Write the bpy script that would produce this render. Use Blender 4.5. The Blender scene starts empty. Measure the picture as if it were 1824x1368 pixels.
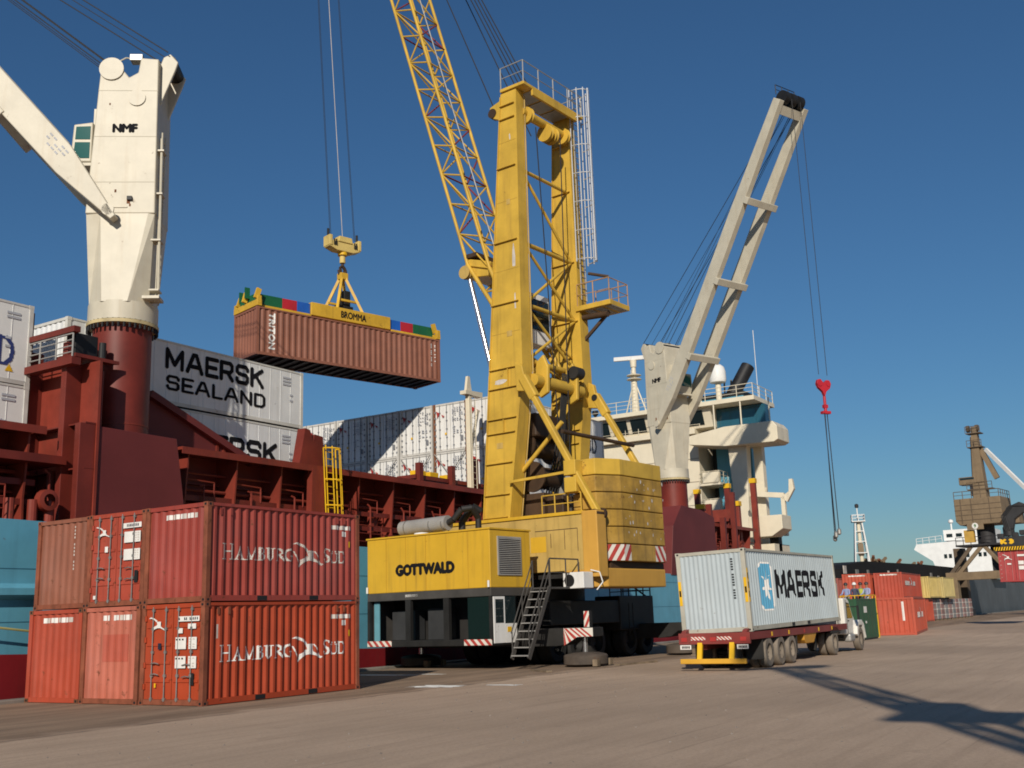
import bpy, bmesh, math, random
import numpy as np
from mathutils import Vector, Matrix
random.seed(7)
R = math.radians
scene = bpy.context.scene
COL = scene.collection
# ------------------------------------------------------------------ camera, sky, sun, exposure
# world frame: X runs along the quay (away to the right), Y across it towards the ship, Z up, origin at the near corner of the red stack
cd = bpy.data.cameras.new('camera'); cam = bpy.data.objects.new('camera', cd); COL.objects.link(cam)
cd.sensor_width = 36.0; cd.lens = 1900.0/1824.0*36.0; cd.clip_start = 0.1; cd.clip_end = 6000
cr, cu, cf = Vector((0.5388,-0.8418,-0.0331)), Vector((-0.1625,-0.1424,0.9764)), Vector((0.8266,0.5207,0.2135))
cf.normalize(); cr = (cr - cf*cr.dot(cf)).normalized(); cu = cr.cross(cf)
M = Matrix((( cr.x,cu.x,-cf.x),(cr.y,cu.y,-cf.y),(cr.z,cu.z,-cf.z))).to_4x4()
M.translation = Vector((-19.357,-21.761,1.943)); cam.matrix_world = M
scene.camera = cam
SUN_EL, SUN_PHI = 27.0, 23.0          # elevation; heading of the light in the XY plane
w = bpy.data.worlds.new('World'); scene.world = w; w.use_nodes = True
wn = w.node_tree.nodes; sky = wn.new('ShaderNodeTexSky'); sky.sky_type = 'NISHITA'; sky.sun_disc = False
sky.sun_elevation = R(SUN_EL); sky.sun_rotation = R(270-SUN_PHI); sky.altitude = 0; sky.air_density = 1.3; sky.dust_density = 0.2; sky.ozone_density = 10.0
wb = wn.new('ShaderNodeMix'); wb.data_type = 'RGBA'; wb.blend_type = 'MULTIPLY'; wb.inputs['Factor'].default_value = 1.0; wb.inputs['B'].default_value = (0.93,1.03,1.01,1)   # the camera's white balance
w.node_tree.links.new(sky.outputs[0], wb.inputs['A']); w.node_tree.links.new(wb.outputs['Result'], wn['Background'].inputs[0]); wn['Background'].inputs[1].default_value = 0.062
sd = bpy.data.lights.new('sun','SUN'); sd.energy = 4.3; sd.angle = R(0.53); sd.color = (1.0,0.915,0.79)
sun = bpy.data.objects.new('sun', sd); COL.objects.link(sun)
sv = Vector((math.cos(R(SUN_PHI))*math.cos(R(SUN_EL)), math.sin(R(SUN_PHI))*math.cos(R(SUN_EL)), -math.sin(R(SUN_EL))))
sun.rotation_euler = sv.to_track_quat('-Z','Y').to_euler(); sun.location = (-60,-40,50)
scene.view_settings.view_transform = 'Standard'; scene.view_settings.look = 'None'
scene.view_settings.exposure = 0.0; scene.view_settings.gamma = 1.0; scene.view_settings.use_curve_mapping = False
try: scene.cycles.use_denoising = True
except Exception: pass
scene.cycles.max_bounces = 6
scene.cycles.filter_width = 1.8
# ------------------------------------------------------------------ helpers
def srgb(r,g,b):
    f = lambda c: (c/255/12.92 if c <= 10 else ((c/255+0.055)/1.055)**2.4)
    return (f(r),f(g),f(b),1)
MATS = {}
def paint(name, col, rough=0.5, metal=0.0, var=0.12, streak=0.0, streak_col=(0.05,0.03,0.02,1), rust=0.0, rust_col=(0.10,0.035,0.012,1), scale=1.0, bump=0.0, fade=0.0):
    """paint with mottled tone, vertical run marks and rust spots, all in the thing's own coordinates"""
    if name in MATS: return MATS[name]
    m = bpy.data.materials.new(name); m.use_nodes = True; MATS[name] = m
    nt = m.node_tree; N = nt.nodes; L = nt.links; b = N['Principled BSDF']
    b.inputs['Roughness'].default_value = rough; b.inputs['Metallic'].default_value = metal
    b.inputs['Specular IOR Level'].default_value = 0.35
    tc = N.new('ShaderNodeTexCoord')
    def noise(sc, detail=6, rgh=0.6, mapscale=None):
        n = N.new('ShaderNodeTexNoise'); n.inputs['Scale'].default_value = sc; n.inputs['Detail'].default_value = detail; n.inputs['Roughness'].default_value = rgh
        if mapscale:
            mp = N.new('ShaderNodeMapping'); mp.inputs['Scale'].default_value = mapscale; L.new(tc.outputs['Object'], mp.inputs[0]); L.new(mp.outputs[0], n.inputs[0])
        else: L.new(tc.outputs['Object'], n.inputs[0])
        return n
    def ramp(src, lo, hi):
        r = N.new('ShaderNodeMapRange'); r.inputs['From Min'].default_value = lo; r.inputs['From Max'].default_value = hi; L.new(src, r.inputs['Value']); return r
    def mix(fac, a, bcol, kind='MIX'):
        x = N.new('ShaderNodeMix'); x.data_type = 'RGBA'; x.blend_type = kind; L.new(fac, x.inputs['Factor'])
        if isinstance(a, tuple): x.inputs['A'].default_value = a
        else: L.new(a, x.inputs['A'])
        if isinstance(bcol, tuple): x.inputs['B'].default_value = bcol
        else: L.new(bcol, x.inputs['B'])
        return x.outputs['Result']
    c = tuple(col)
    lo = tuple(max(0,v*(1-var*1.6)) for v in c[:3])+(1,); hi = tuple(min(1,v*(1+var)) for v in c[:3])+(1,)
    n1 = noise(0.9*scale); cur = mix(ramp(n1.outputs[0],0.3,0.7).outputs[0], lo, hi)
    if fade:
        pale = tuple(v*0.72+0.16*sum(c[:3])/3+0.07 for v in c[:3])+(1,)
        nf = noise(0.35*scale, 3); rf = ramp(nf.outputs[0],0.42,0.72); mm = N.new('ShaderNodeMath'); mm.operation='MULTIPLY'; mm.inputs[1].default_value = fade; L.new(rf.outputs[0], mm.inputs[0]); cur = mix(mm.outputs[0], cur, pale)
    if streak:
        n2 = noise(2.3*scale, 5, 0.65, (1.6,1.6,0.09)); r2 = ramp(n2.outputs[0],0.53,0.75)
        mm = N.new('ShaderNodeMath'); mm.operation='MULTIPLY'; mm.inputs[1].default_value = streak; L.new(r2.outputs[0], mm.inputs[0]); cur = mix(mm.outputs[0], cur, streak_col)
    if rust:
        n3 = noise(2.6*scale, 9, 0.72); r3 = ramp(n3.outputs[0],0.66-0.16*rust,0.72-0.10*rust); cur = mix(r3.outputs[0], cur, rust_col)
        rr = N.new('ShaderNodeMapRange'); rr.inputs['To Min'].default_value = rough; rr.inputs['To Max'].default_value = 0.85; L.new(r3.outputs[0], rr.inputs['Value']); L.new(rr.outputs[0], b.inputs['Roughness'])
    L.new(cur, b.inputs['Base Color'])
    if bump:
        n4 = noise(1.3*scale, 4); bp = N.new('ShaderNodeBump'); bp.inputs['Strength'].default_value = bump; bp.inputs['Distance'].default_value = 0.05; L.new(n4.outputs[0], bp.inputs['Height']); L.new(bp.outputs[0], b.inputs['Normal'])
    return m
def glass(name='window_glass', col=(0.012,0.02,0.022,1)):
    if name in MATS: return MATS[name]
    m = bpy.data.materials.new(name); m.use_nodes = True; MATS[name] = m; b = m.node_tree.nodes['Principled BSDF']
    b.inputs['Base Color'].default_value = col; b.inputs['Roughness'].default_value = 0.06; b.inputs['Specular IOR Level'].default_value = 0.6
    return m

class G:
    """collects faces for one mesh"""
    def __init__(s): s.v = []; s.f = []
    def add(s, vs, fs):
        k = len(s.v); s.v += [tuple(p) for p in vs]; s.f += [tuple(i+k for i in f) for f in fs]; return s
    def box(s, x0,x1,y0,y1,z0,z1):
        return s.hexa([(x0,y0,z0),(x1,y0,z0),(x1,y1,z0),(x0,y1,z0)],[(x0,y0,z1),(x1,y0,z1),(x1,y1,z1),(x0,y1,z1)])
    def hexa(s, b, t):
        return s.add(list(b)+list(t), [(3,2,1,0),(4,5,6,7),(0,1,5,4),(1,2,6,5),(2,3,7,6),(3,0,4,7)])
    def tube(s, p, q, r, n=8, r2=None):
        p, q = Vector(p), Vector(q); d = (q-p)
        if d.length < 1e-6: return s
        d.normalize(); a = d.orthogonal().normalized(); b = d.cross(a); r2 = r if r2 is None else r2
        vs = []
        for c, rr in ((p,r),(q,r2)):
            for i in range(n):
                t = 2*math.pi*i/n; vs.append(c+a*(rr*math.cos(t))+b*(rr*math.sin(t)))
        fs = [(i,(i+1)%n,n+(i+1)%n,n+i) for i in range(n)]+[tuple(range(n-1,-1,-1)),tuple(range(n,2*n))]
        return s.add(vs, fs)
    def pipe(s, pts, r, n=6):
        for a, b in zip(pts[:-1], pts[1:]): s.tube(a, b, r, n)
        return s
    def bar(s, p, q, wd, ht, up=(0,0,1)):
        p, q = Vector(p), Vector(q); d = (q-p).normalized(); u = Vector(up)
        if abs(d.dot(u)) > 0.98: u = Vector((1,0,0))
        a = d.cross(u).normalized(); u = a.cross(d)
        def ring(c): return [c-a*wd/2-u*ht/2, c+a*wd/2-u*ht/2, c+a*wd/2+u*ht/2, c-a*wd/2+u*ht/2]
        vs = ring(p)+ring(q)
        return s.add(vs, [(0,1,2,3),(7,6,5,4),(0,4,5,1),(1,5,6,2),(2,6,7,3),(3,7,4,0)])
    def prism(s, poly, axis, a, b):
        """2-D outline extruded along an axis ('x': poly is (y,z); 'y': (x,z); 'z': (x,y))"""
        n = len(poly)
        f = {'x': lambda p,t:(t,p[0],p[1]), 'y': lambda p,t:(p[0],t,p[1]), 'z': lambda p,t:(p[0],p[1],t)}[axis]
        vs = [f(p,a) for p in poly]+[f(p,b) for p in poly]
        return s.add(vs, [tuple(range(n)),tuple(range(2*n-1,n-1,-1))]+[(i,n+i,n+(i+1)%n,(i+1)%n) for i in range(n)])
    def lathe(s, prof, c=(0,0,0), axis='z', n=24):
        """profile of (radius, height) revolved about an axis through c"""
        vs = []; k = len(prof)
        for i in range(n):
            t = 2*math.pi*i/n; co, si = math.cos(t), math.sin(t)
            for r, h in prof:
                x, y, z = r*co, r*si, h
                if axis == 'x': x, y, z = h, r*co, r*si
                elif axis == 'y': x, y, z = r*si, h, r*co
                vs.append((c[0]+x,c[1]+y,c[2]+z))
        fs = []
        for i in range(n):
            j = (i+1)%n
            for a in range(k-1): fs.append((i*k+a,j*k+a,j*k+a+1,i*k+a+1))
        return s.add(vs, fs)
    def rail(s, pts, h=1.0, r=0.025, step=1.5, mids=1, loop=False):
        """a handrail with posts along a path of foot points"""
        P = [Vector(p) for p in pts]
        if loop: P.append(P[0])
        up = Vector((0,0,1))
        for a, b in zip(P[:-1], P[1:]):
            s.tube(a+up*h, b+up*h, r, 6)
            for m in range(mids): s.tube(a+up*h*(m+1)/(mids+1), b+up*h*(m+1)/(mids+1), r*0.75, 5)
            k = max(1, round((b-a).length/step))
            for i in range(k): s.tube(a.lerp(b,i/k), a.lerp(b,i/k)+up*h, r, 6)
        s.tube(P[-1], P[-1]+up*h, r, 6)
        return s
    def ladder(s, p, q, side, wd=0.45, r=0.022, pitch=0.3):
        p, q, sd_ = Vector(p), Vector(q), Vector(side).normalized()*wd/2
        s.tube(p-sd_, q-sd_, r, 6); s.tube(p+sd_, q+sd_, r, 6)
        k = int((q-p).length/pitch)
        for i in range(1,k): c = p.lerp(q,i/k); s.tube(c-sd_, c+sd_, r*0.7, 5)
        return s
    def mesh(s, name, mat, smooth=False):
        me = bpy.data.meshes.new(name); me.from_pydata(s.v, [], s.f); me.materials.append(mat)
        bm = bmesh.new(); bm.from_mesh(me); bmesh.ops.recalc_face_normals(bm, faces=bm.faces); bm.to_mesh(me); bm.free()
        if smooth:
            me.polygons.foreach_set('use_smooth', [True]*len(me.polygons))
            try: me.set_sharp_from_angle(angle=R(40))
            except Exception: pass
        me.update(); return me
    def build(s, name, mat, parent=None, smooth=False, bevel=0.0):
        o = bpy.data.objects.new(name, s.mesh(name, mat, smooth)); COL.objects.link(o); o.parent = parent
        if bevel:
            bv = o.modifiers.new('bevel','BEVEL'); bv.width = bevel; bv.segments = 2; bv.limit_method = 'ANGLE'; bv.angle_limit = R(35)
        return o
def tag(o, label, cat, group=None, kind=None):
    o['label'] = label; o['category'] = cat
    if group: o['group'] = group
    if kind: o['kind'] = kind
    return o
def thing(name, label, cat, loc=(0,0,0), rot=(0,0,0), group=None):
    o = bpy.data.objects.new(name, None); o.empty_display_size = 0.3; COL.objects.link(o); o.location = loc; o.rotation_euler = rot
    return tag(o, label, cat, group)
def struct(o): o['kind'] = 'structure'; return o
KIDS = {}
def copy_tree(o, parent=None):
    c = o.copy(); COL.objects.link(c); c.parent = parent
    for ch in [x for x in bpy.data.objects if x.parent == o]: copy_tree(ch, c)
    return c

# ------------------------------------------------------------------ lettering: glyphs rasterised into narrow strips laid on a surface
def tri_glyphs(text):
    cu_ = bpy.data.curves.new('t','FONT'); cu_.body = text; cu_.resolution_u = 4
    o = bpy.data.objects.new('t', cu_); COL.objects.link(o)
    dg = bpy.context.evaluated_depsgraph_get(); dg.update(); me = o.evaluated_get(dg).to_mesh(); me.calc_loop_triangles()
    V = np.array([v.co[:2] for v in me.vertices]); T = np.array([t.vertices[:] for t in me.loop_triangles])
    o.evaluated_get(dg).to_mesh_clear(); bpy.data.objects.remove(o); bpy.data.curves.remove(cu_)
    V = V-V.min(0); V = V/V.max(0)
    return V[T]
def raster_tris(tris, wd, ht, cell, bold=0):
    nx, ny = max(2,int(round(wd/cell))), max(2,int(round(ht/cell))); pad = bold
    A = np.zeros((ny+2*pad, nx+2*pad), bool); t = tris*np.array([nx,ny])+pad
    for a, b, c in t:
        x0, x1 = int(max(0,min(a[0],b[0],c[0])-1)), int(max(a[0],b[0],c[0])+2); y0, y1 = int(max(0,min(a[1],b[1],c[1])-1)), int(max(a[1],b[1],c[1])+2)
        X, Y = np.meshgrid(np.arange(x0,min(x1,A.shape[1]))+0.5, np.arange(y0,min(y1,A.shape[0]))+0.5)
        e = lambda p,q: (q[0]-p[0])*(Y-p[1])-(q[1]-p[1])*(X-p[0])
        s1, s2, s3 = e(a,b), e(b,c), e(c,a)
        A[y0:y0+X.shape[0], x0:x0+X.shape[1]] |= ((s1>=0)&(s2>=0)&(s3>=0))|((s1<=0)&(s2<=0)&(s3<=0))
    for _ in range(bold):
        B = A.copy(); B[1:] |= A[:-1]; B[:-1] |= A[1:]; B[:,1:] |= A[:,:-1]; B[:,:-1] |= A[:,1:]; A = B
    return A
def raster_strokes(strokes, wd, ht, cell):
    """strokes: (x0,y0,x1,y1,thickness) in units of the letter height"""
    nx, ny = max(2,int(round(wd/cell))), max(2,int(round(ht/cell)))
    mx = max(max(s[0],s[2]) for s in strokes); X, Y = np.meshgrid((np.arange(nx)+0.5)/nx*mx, (np.arange(ny)+0.5)/ny)
    A = np.zeros((ny,nx), bool)
    for x0,y0,x1,y1,t in strokes:
        dx, dy = x1-x0, y1-y0; l2 = dx*dx+dy*dy+1e-9; k = ((X-x0)*dx+(Y-y0)*dy)/l2
        kk = np.clip(k,0,1); A |= ((X-x0-kk*dx)**2+(Y-y0-kk*dy)**2) <= (t/2)**2
    return A
def raster_polys(polys, wd, ht, cell):
    nx, ny = int(round(wd/cell)), int(round(ht/cell)); X, Y = np.meshgrid((np.arange(nx)+0.5)/nx, (np.arange(ny)+0.5)/ny); A = np.zeros((ny,nx), bool)
    for P in polys:
        ins = np.zeros((ny,nx), bool); n = len(P)
        for i in range(n):
            (xa,ya),(xb,yb) = P[i],P[(i+1)%n]
            c = (ya > Y) != (yb > Y); ins ^= c & (X < (xb-xa)*(Y-ya)/(yb-ya+1e-12)+xa)
        A |= ins
    return A
def lay(A, wd, ht, fn, name, mat, parent, wear=0.0):
    """turn a raster into vertical strips and place them with fn(s,t) -> xyz"""
    ny, nx = A.shape; g = G(); rng = np.random.RandomState(len(name)*7+nx)
    if wear: A = A & (rng.rand(ny,nx) > wear)
    for i in range(nx):
        col = A[:,i]; j = 0
        while j < ny:
            if col[j]:
                k = j
                while k < ny and col[k]: k += 1
                s0, s1, t0, t1 = i/nx*wd, (i+1)/nx*wd, j/ny*ht, k/ny*ht
                g.add([fn(s0,t0),fn(s1,t0),fn(s1,t1),fn(s0,t1)], [(0,1,2,3)]); j = k
            else: j += 1
    if not g.f: return None
    me = bpy.data.meshes.new(name); me.from_pydata(g.v, [], g.f); me.materials.append(mat)
    o = bpy.data.objects.new(name, me); COL.objects.link(o); o.parent = parent; return o
def text_on(text, wd, ht, fn, mat, parent, cell=0.02, bold=0, name='lettering', wear=0.0):
    A = raster_tris(tri_glyphs(text), wd, ht, cell, bold); return lay(A, wd, ht, fn, name, mat, parent, wear)
# broad square letters
Q = 0.2
SQ = {'M':(1.0,[(.1,.1,.1,.9),(.1,.9,.5,.25),(.5,.25,.9,.9),(.9,.9,.9,.1)]),'A':(.98,[(.1,.1,.42,.9),(.42,.9,.58,.9),(.58,.9,.9,.1),(.22,.36,.78,.36)]),
 'E':(.74,[(.1,.1,.1,.9),(.1,.9,.7,.9),(.1,.5,.62,.5),(.1,.1,.7,.1)]),'R':(.84,[(.1,.1,.1,.9),(.1,.9,.62,.9),(.62,.9,.74,.78),(.74,.78,.74,.58),(.74,.58,.62,.46),(.62,.46,.1,.46),(.45,.46,.76,.1)]),
 'S':(.82,[(.74,.74,.74,.8),(.74,.8,.64,.9),(.64,.9,.2,.9),(.2,.9,.1,.8),(.1,.8,.1,.62),(.1,.62,.2,.52),(.2,.52,.64,.5),(.64,.5,.74,.4),(.74,.4,.74,.2),(.74,.2,.64,.1),(.64,.1,.2,.1),(.2,.1,.1,.2),(.1,.2,.1,.27)]),
 'K':(.84,[(.1,.1,.1,.9),(.12,.46,.72,.9),(.34,.6,.76,.1)]),'L':(.7,[(.1,.1,.1,.9),(.1,.1,.66,.1)]),'N':(.86,[(.1,.1,.1,.9),(.1,.9,.76,.1),(.76,.1,.76,.9)]),
 'D':(.84,[(.1,.1,.1,.9),(.1,.9,.58,.9),(.58,.9,.74,.76),(.74,.76,.74,.24),(.74,.24,.58,.1),(.58,.1,.1,.1)])}
# roman letters with thick and thin strokes
a_, b_ = 0.16, 0.085
SF = {'H':(.86,[(.16,.04,.16,.96,a_),(.66,.04,.66,.96,a_),(.16,.52,.66,.52,b_),(.04,.03,.28,.03,b_),(.04,.97,.28,.97,b_),(.54,.03,.78,.03,b_),(.54,.97,.78,.97,b_)]),
 'A':(.84,[(.1,.04,.38,.96,b_),(.38,.96,.66,.04,a_),(.2,.36,.54,.36,b_),(.02,.03,.22,.03,b_),(.54,.03,.8,.03,b_)]),
 'M':(1.0,[(.14,.04,.18,.96,b_),(.18,.96,.48,.1,a_),(.48,.1,.78,.96,b_),(.8,.96,.84,.04,a_),(.04,.03,.26,.03,b_),(.72,.03,.96,.03,b_)]),
 'B':(.68,[(.16,.04,.16,.96,a_),(.16,.96,.4,.94,b_),(.4,.94,.54,.84,a_),(.54,.84,.54,.66,a_),(.54,.66,.4,.54,b_),(.16,.54,.4,.54,b_),(.4,.54,.6,.4,a_),(.6,.4,.6,.2,a_),(.6,.2,.42,.05,a_),(.42,.05,.08,.04,b_)]),
 'U':(.8,[(.16,.96,.16,.26,a_),(.16,.26,.28,.06,a_),(.28,.06,.48,.05,b_),(.48,.05,.62,.24,b_),(.62,.24,.62,.96,b_),(.04,.97,.28,.97,b_),(.52,.97,.72,.97,b_)]),
 'R':(.8,[(.16,.04,.16,.96,a_),(.16,.96,.42,.94,b_),(.42,.94,.56,.82,a_),(.56,.82,.56,.64,a_),(.56,.64,.4,.5,b_),(.4,.5,.16,.5,b_),(.38,.5,.74,.05,a_),(.06,.03,.27,.03,b_)]),
 'G':(.82,[(.68,.84,.5,.95,b_),(.5,.95,.28,.9,a_),(.28,.9,.13,.68,a_),(.13,.68,.13,.34,a_),(.13,.34,.28,.1,a_),(.28,.1,.5,.05,b_),(.5,.05,.66,.14,b_),(.66,.14,.66,.42,a_),(.52,.43,.76,.43,b_)]),
 'S':(.6,[(.5,.8,.5,.92,b_),(.5,.9,.32,.96,b_),(.32,.96,.14,.86,a_),(.14,.86,.12,.7,a_),(.12,.7,.44,.42,a_),(.44,.42,.5,.24,a_),(.5,.24,.42,.1,a_),(.42,.1,.26,.04,b_),(.26,.04,.1,.12,b_),(.1,.12,.09,.24,b_)]),
 'D':(.84,[(.16,.04,.16,.96,a_),(.16,.96,.42,.94,b_),(.42,.94,.62,.76,a_),(.62,.76,.68,.5,a_),(.68,.5,.62,.24,a_),(.62,.24,.42,.06,a_),(.42,.06,.08,.04,b_),(.06,.97,.2,.97,b_)])}
SF['u'] = (SF['U'][0], [(x0,y0*.82,x1,y1*.82,t) for x0,y0,x1,y1,t in SF['U'][1]]+[(.3,.95,.3,.96,.1),(.5,.95,.5,.96,.1)])
def stroke_text(text, font, ht, fn, mat, parent, cell=0.02, width=None, name='lettering', thick=None, wear=0.0, first=1.0):
    st = []; x = 0; big = 1.0
    for i, ch in enumerate(text):
        if ch == ' ': x += .35; continue
        wdt, gl = font[ch]; k = first if (i == 0 or text[i-1] == ' ') else 1.0
        for g_ in gl:
            t = g_[4] if len(g_) > 4 else (thick or Q)
            st.append((x+g_[0]*k, g_[1]*k, x+g_[2]*k, g_[3]*k, t))
        x += wdt*k + (.1 if len(gl[0]) == 4 else .02)
    if first > 1: st = [(a,b/first,c,d/first,t/first) if False else (a,b,c,d,t) for a,b,c,d,t in st]
    top = max(first,1.0); mx = x
    nat = mx*ht; wd = width or nat
    nx, ny = int(round(wd/cell)), int(round(ht*top/cell))
    X, Y = np.meshgrid((np.arange(nx)+.5)/nx*mx, (np.arange(ny)+.5)/ny*top); A = np.zeros((ny,nx), bool)
    for x0,y0,x1,y1,t in st:
        dx, dy = x1-x0, y1-y0; l2 = dx*dx+dy*dy+1e-9; k = np.clip(((X-x0)*dx+(Y-y0)*dy)/l2,0,1); A |= ((X-x0-k*dx)**2+(Y-y0-k*dy)**2) <= (t/2)**2
    return lay(A, wd, ht*top, fn, name, mat, parent, wear)
# ------------------------------------------------------------------ materials
dark = paint('black_paint_and_hole_shade', (0.014,0.014,0.015,1), 0.55, var=0.3)
rubber = paint('dusty_rubber', (0.20,0.165,0.13,1), 0.9, var=0.25, scale=2)
tyre_dark = paint('dark_rubber', (0.022,0.021,0.02,1), 0.85, var=0.3, scale=2)
steel = paint('worn_steel', (0.30,0.29,0.27,1), 0.45, 0.6, var=0.15, rust=0.3)
galv = paint('galvanised', (0.36,0.35,0.33,1), 0.5, 0.3, var=0.12)
chrome = paint('polished_rod', (0.75,0.76,0.78,1), 0.18, 0.9, var=0.03)
rope = paint('wire_rope', (0.03,0.03,0.034,1), 0.6, 0.3, var=0.1)
white = paint('white_print', (0.72,0.70,0.66,1), 0.6, var=0.06, scale=3)
whitew = paint('worn_white_print', (0.55,0.50,0.45,1), 0.65, var=0.2, scale=3)
blackp = paint('black_print', (0.010,0.010,0.012,1), 0.85, var=0.1)
blackp.node_tree.nodes['Principled BSDF'].inputs['Specular IOR Level'].default_value = 0.12
navy = paint('navy_print', (0.016,0.02,0.04,1), 0.5, var=0.1)
redp = paint('red_print', (0.36,0.03,0.025,1), 0.55, var=0.1)
yel = paint('bright_yellow', (0.72,0.42,0.012,1), 0.45, var=0.08, rust=0.15)
rustm = paint('rusted_edge', (0.17,0.065,0.03,1), 0.8, var=0.3, rust=0.8, scale=2)
wood = paint('weathered_wood', (0.20,0.15,0.10,1), 0.85, var=0.3, scale=3)

# ------------------------------------------------------------------ the ground, quay edge, water
def ground_material():
    m = bpy.data.materials.new('apron_asphalt'); m.use_nodes = True; nt = m.node_tree; N = nt.nodes; L = nt.links; b = N['Principled BSDF']
    b.inputs['Roughness'].default_value = 0.92; b.inputs['Specular IOR Level'].default_value = 0.2
    tc = N.new('ShaderNodeTexCoord')
    def noise(sc, det, mp=None, rgh=0.6):
        n = N.new('ShaderNodeTexNoise'); n.inputs['Scale'].default_value = sc; n.inputs['Detail'].default_value = det; n.inputs['Roughness'].default_value = rgh
        if mp:
            q = N.new('ShaderNodeMapping'); q.inputs['Scale'].default_value = mp[0]; q.inputs['Rotation'].default_value = (0,0,mp[1]); L.new(tc.outputs['Object'], q.inputs[0]); L.new(q.outputs[0], n.inputs[0])
        else: L.new(tc.outputs['Object'], n.inputs[0])
        return n.outputs[0]
    def rng(s, a, c, d=0.0, e=1.0):
        r = N.new('ShaderNodeMapRange'); r.inputs['From Min'].default_value = a; r.inputs['From Max'].default_value = c; r.inputs['To Min'].default_value = d; r.inputs['To Max'].default_value = e; L.new(s, r.inputs['Value']); return r.outputs[0]
    def mix(f, a, c, k='MIX'):
        x = N.new('ShaderNodeMix'); x.data_type = 'RGBA'; x.blend_type = k; L.new(f, x.inputs['Factor'])
        for i, v in (('A',a),('B',c)):
            if isinstance(v, tuple): x.inputs[i].default_value = v
            else: L.new(v, x.inputs[i])
        return x.outputs['Result']
    def math_(op, a, c):
        x = N.new('ShaderNodeMath'); x.operation = op
        for i, v in enumerate((a,c)):
            if isinstance(v,(int,float)): x.inputs[i].default_value = v
            else: L.new(v, x.inputs[i])
        return x.outputs[0]
    base = mix(rng(noise(0.11,5),0.35,0.68), (0.399,0.295,0.213,1), (0.562,0.417,0.304,1))
    base = mix(rng(noise(1.7,8,((0.10,1.5,1),0.06)),0.46,0.72,0,0.42), base, (0.255,0.182,0.126,1))          # tyre tracks along the quay
    base = mix(rng(noise(0.55,6,((0.12,1.0,1),-0.22)),0.55,0.75,0,0.38), base, (0.629,0.476,0.333,1))           # drifted dust
    base = mix(rng(noise(14,6),0.44,0.66,0,0.30), base, (0.195,0.144,0.107,1))                                # grain
    base = mix(rng(noise(70,3),0.52,0.68,0,0.30), base, (0.713,0.566,0.412,1))
    base = mix(rng(noise(0.045,4),0.42,0.62,0,0.35), base, (0.252,0.189,0.138,1))                              # broad darker areas
    base = mix(rng(noise(3.2,5,((0.05,2.2,1),0.35)),0.60,0.70,0,0.30), base, (0.189,0.139,0.102,1))          # crossing tyre marks
    base = mix(rng(noise(2.1,4,((0.04,2.6,1),-0.08)),0.63,0.69,0,0.34), base, (0.176,0.130,0.095,1))
    base = mix(rng(noise(0.33,3),0.70,0.74,0,0.45), base, (0.126,0.094,0.070,1))                              # oil spots
    base = mix(rng(noise(0.9,7),0.62,0.72,0,0.28), base, (0.170,0.125,0.091,1))                               # stains
    # the older, dirtier strip along the quay edge, with a ragged border
    sx = N.new('ShaderNodeSeparateXYZ'); L.new(tc.outputs['Object'], sx.inputs[0])
    wob = math_('MULTIPLY', math_('SUBTRACT', noise(0.5,5), 0.5), 2.4)
    edge = rng(math_('ADD', sx.outputs['Y'], wob), -2.75, -2.0)
    dirt = mix(rng(noise(0.8,7,((0.16,1.2,1),0.02)),0.35,0.66), (0.145,0.101,0.069,1), (0.315,0.222,0.149,1))
    dirt = mix(rng(noise(20,5),0.45,0.65,0,0.35), dirt, (0.102,0.073,0.053,1))
    base = mix(math_('MULTIPLY', edge, 0.86), base, dirt)
    # a dark gutter line where the two surfaces meet
    ln = math_('ABSOLUTE', math_('ADD', math_('ADD', sx.outputs['Y'], math_('MULTIPLY', wob, 0.28)), 2.55), 0)
    base = mix(math_('MULTIPLY', rng(ln, 0.02, 0.14, 0.75, 0.0), rng(noise(0.7,4),0.35,0.6)), base, (0.068,0.048,0.037,1))
    L.new(base, b.inputs['Base Color'])
    bp = N.new('ShaderNodeBump'); bp.inputs['Strength'].default_value = 0.55; bp.inputs['Distance'].default_value = 0.03
    h = math_('ADD', math_('MULTIPLY', noise(30,6), 0.5), math_('MULTIPLY', noise(1.2,6,((0.2,1.3,1),0.05)), 1.2)); L.new(h, bp.inputs['Height']); L.new(bp.outputs[0], b.inputs['Normal'])
    return m
gm = ground_material()
gg = G()
xs = [-400,-120,-40,-20,0,20,40,70,110,180,400,1500]; ys = [-1200,-300,-100,-50,-25,-10,0,8.0]
k = len(gg.v)
gg.add([(x,y,0) for x in xs for y in ys], [(i*len(ys)+j,(i+1)*len(ys)+j,(i+1)*len(ys)+j+1,i*len(ys)+j+1) for i in range(len(xs)-1) for j in range(len(ys)-1)])
struct(gg.build('ground', gm))
conc = paint('quay_concrete', (0.24,0.215,0.185,1), 0.9, var=0.25, streak=0.5, scale=0.6)
struct(G().box(-400,1500,7.55,8.12,-6,0.10).build('quay_edge', conc, bevel=0.03))
wm = bpy.data.materials.new('harbour_water'); wm.use_nodes = True; b = wm.node_tree.nodes['Principled BSDF']
b.inputs['Base Color'].default_value = (0.02,0.045,0.05,1); b.inputs['Roughness'].default_value = 0.12
nz = wm.node_tree.nodes.new('ShaderNodeTexNoise'); nz.inputs['Scale'].default_value = 0.9; nz.inputs['Detail'].default_value = 6
bp = wm.node_tree.nodes.new('ShaderNodeBump'); bp.inputs['Strength'].default_value = 0.4; bp.inputs['Distance'].default_value = 0.3
tcw = wm.node_tree.nodes.new('ShaderNodeTexCoord'); wm.node_tree.links.new(tcw.outputs['Object'], nz.inputs[0]); wm.node_tree.links.new(nz.outputs[0], bp.inputs['Height']); wm.node_tree.links.new(bp.outputs[0], b.inputs['Normal'])
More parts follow.
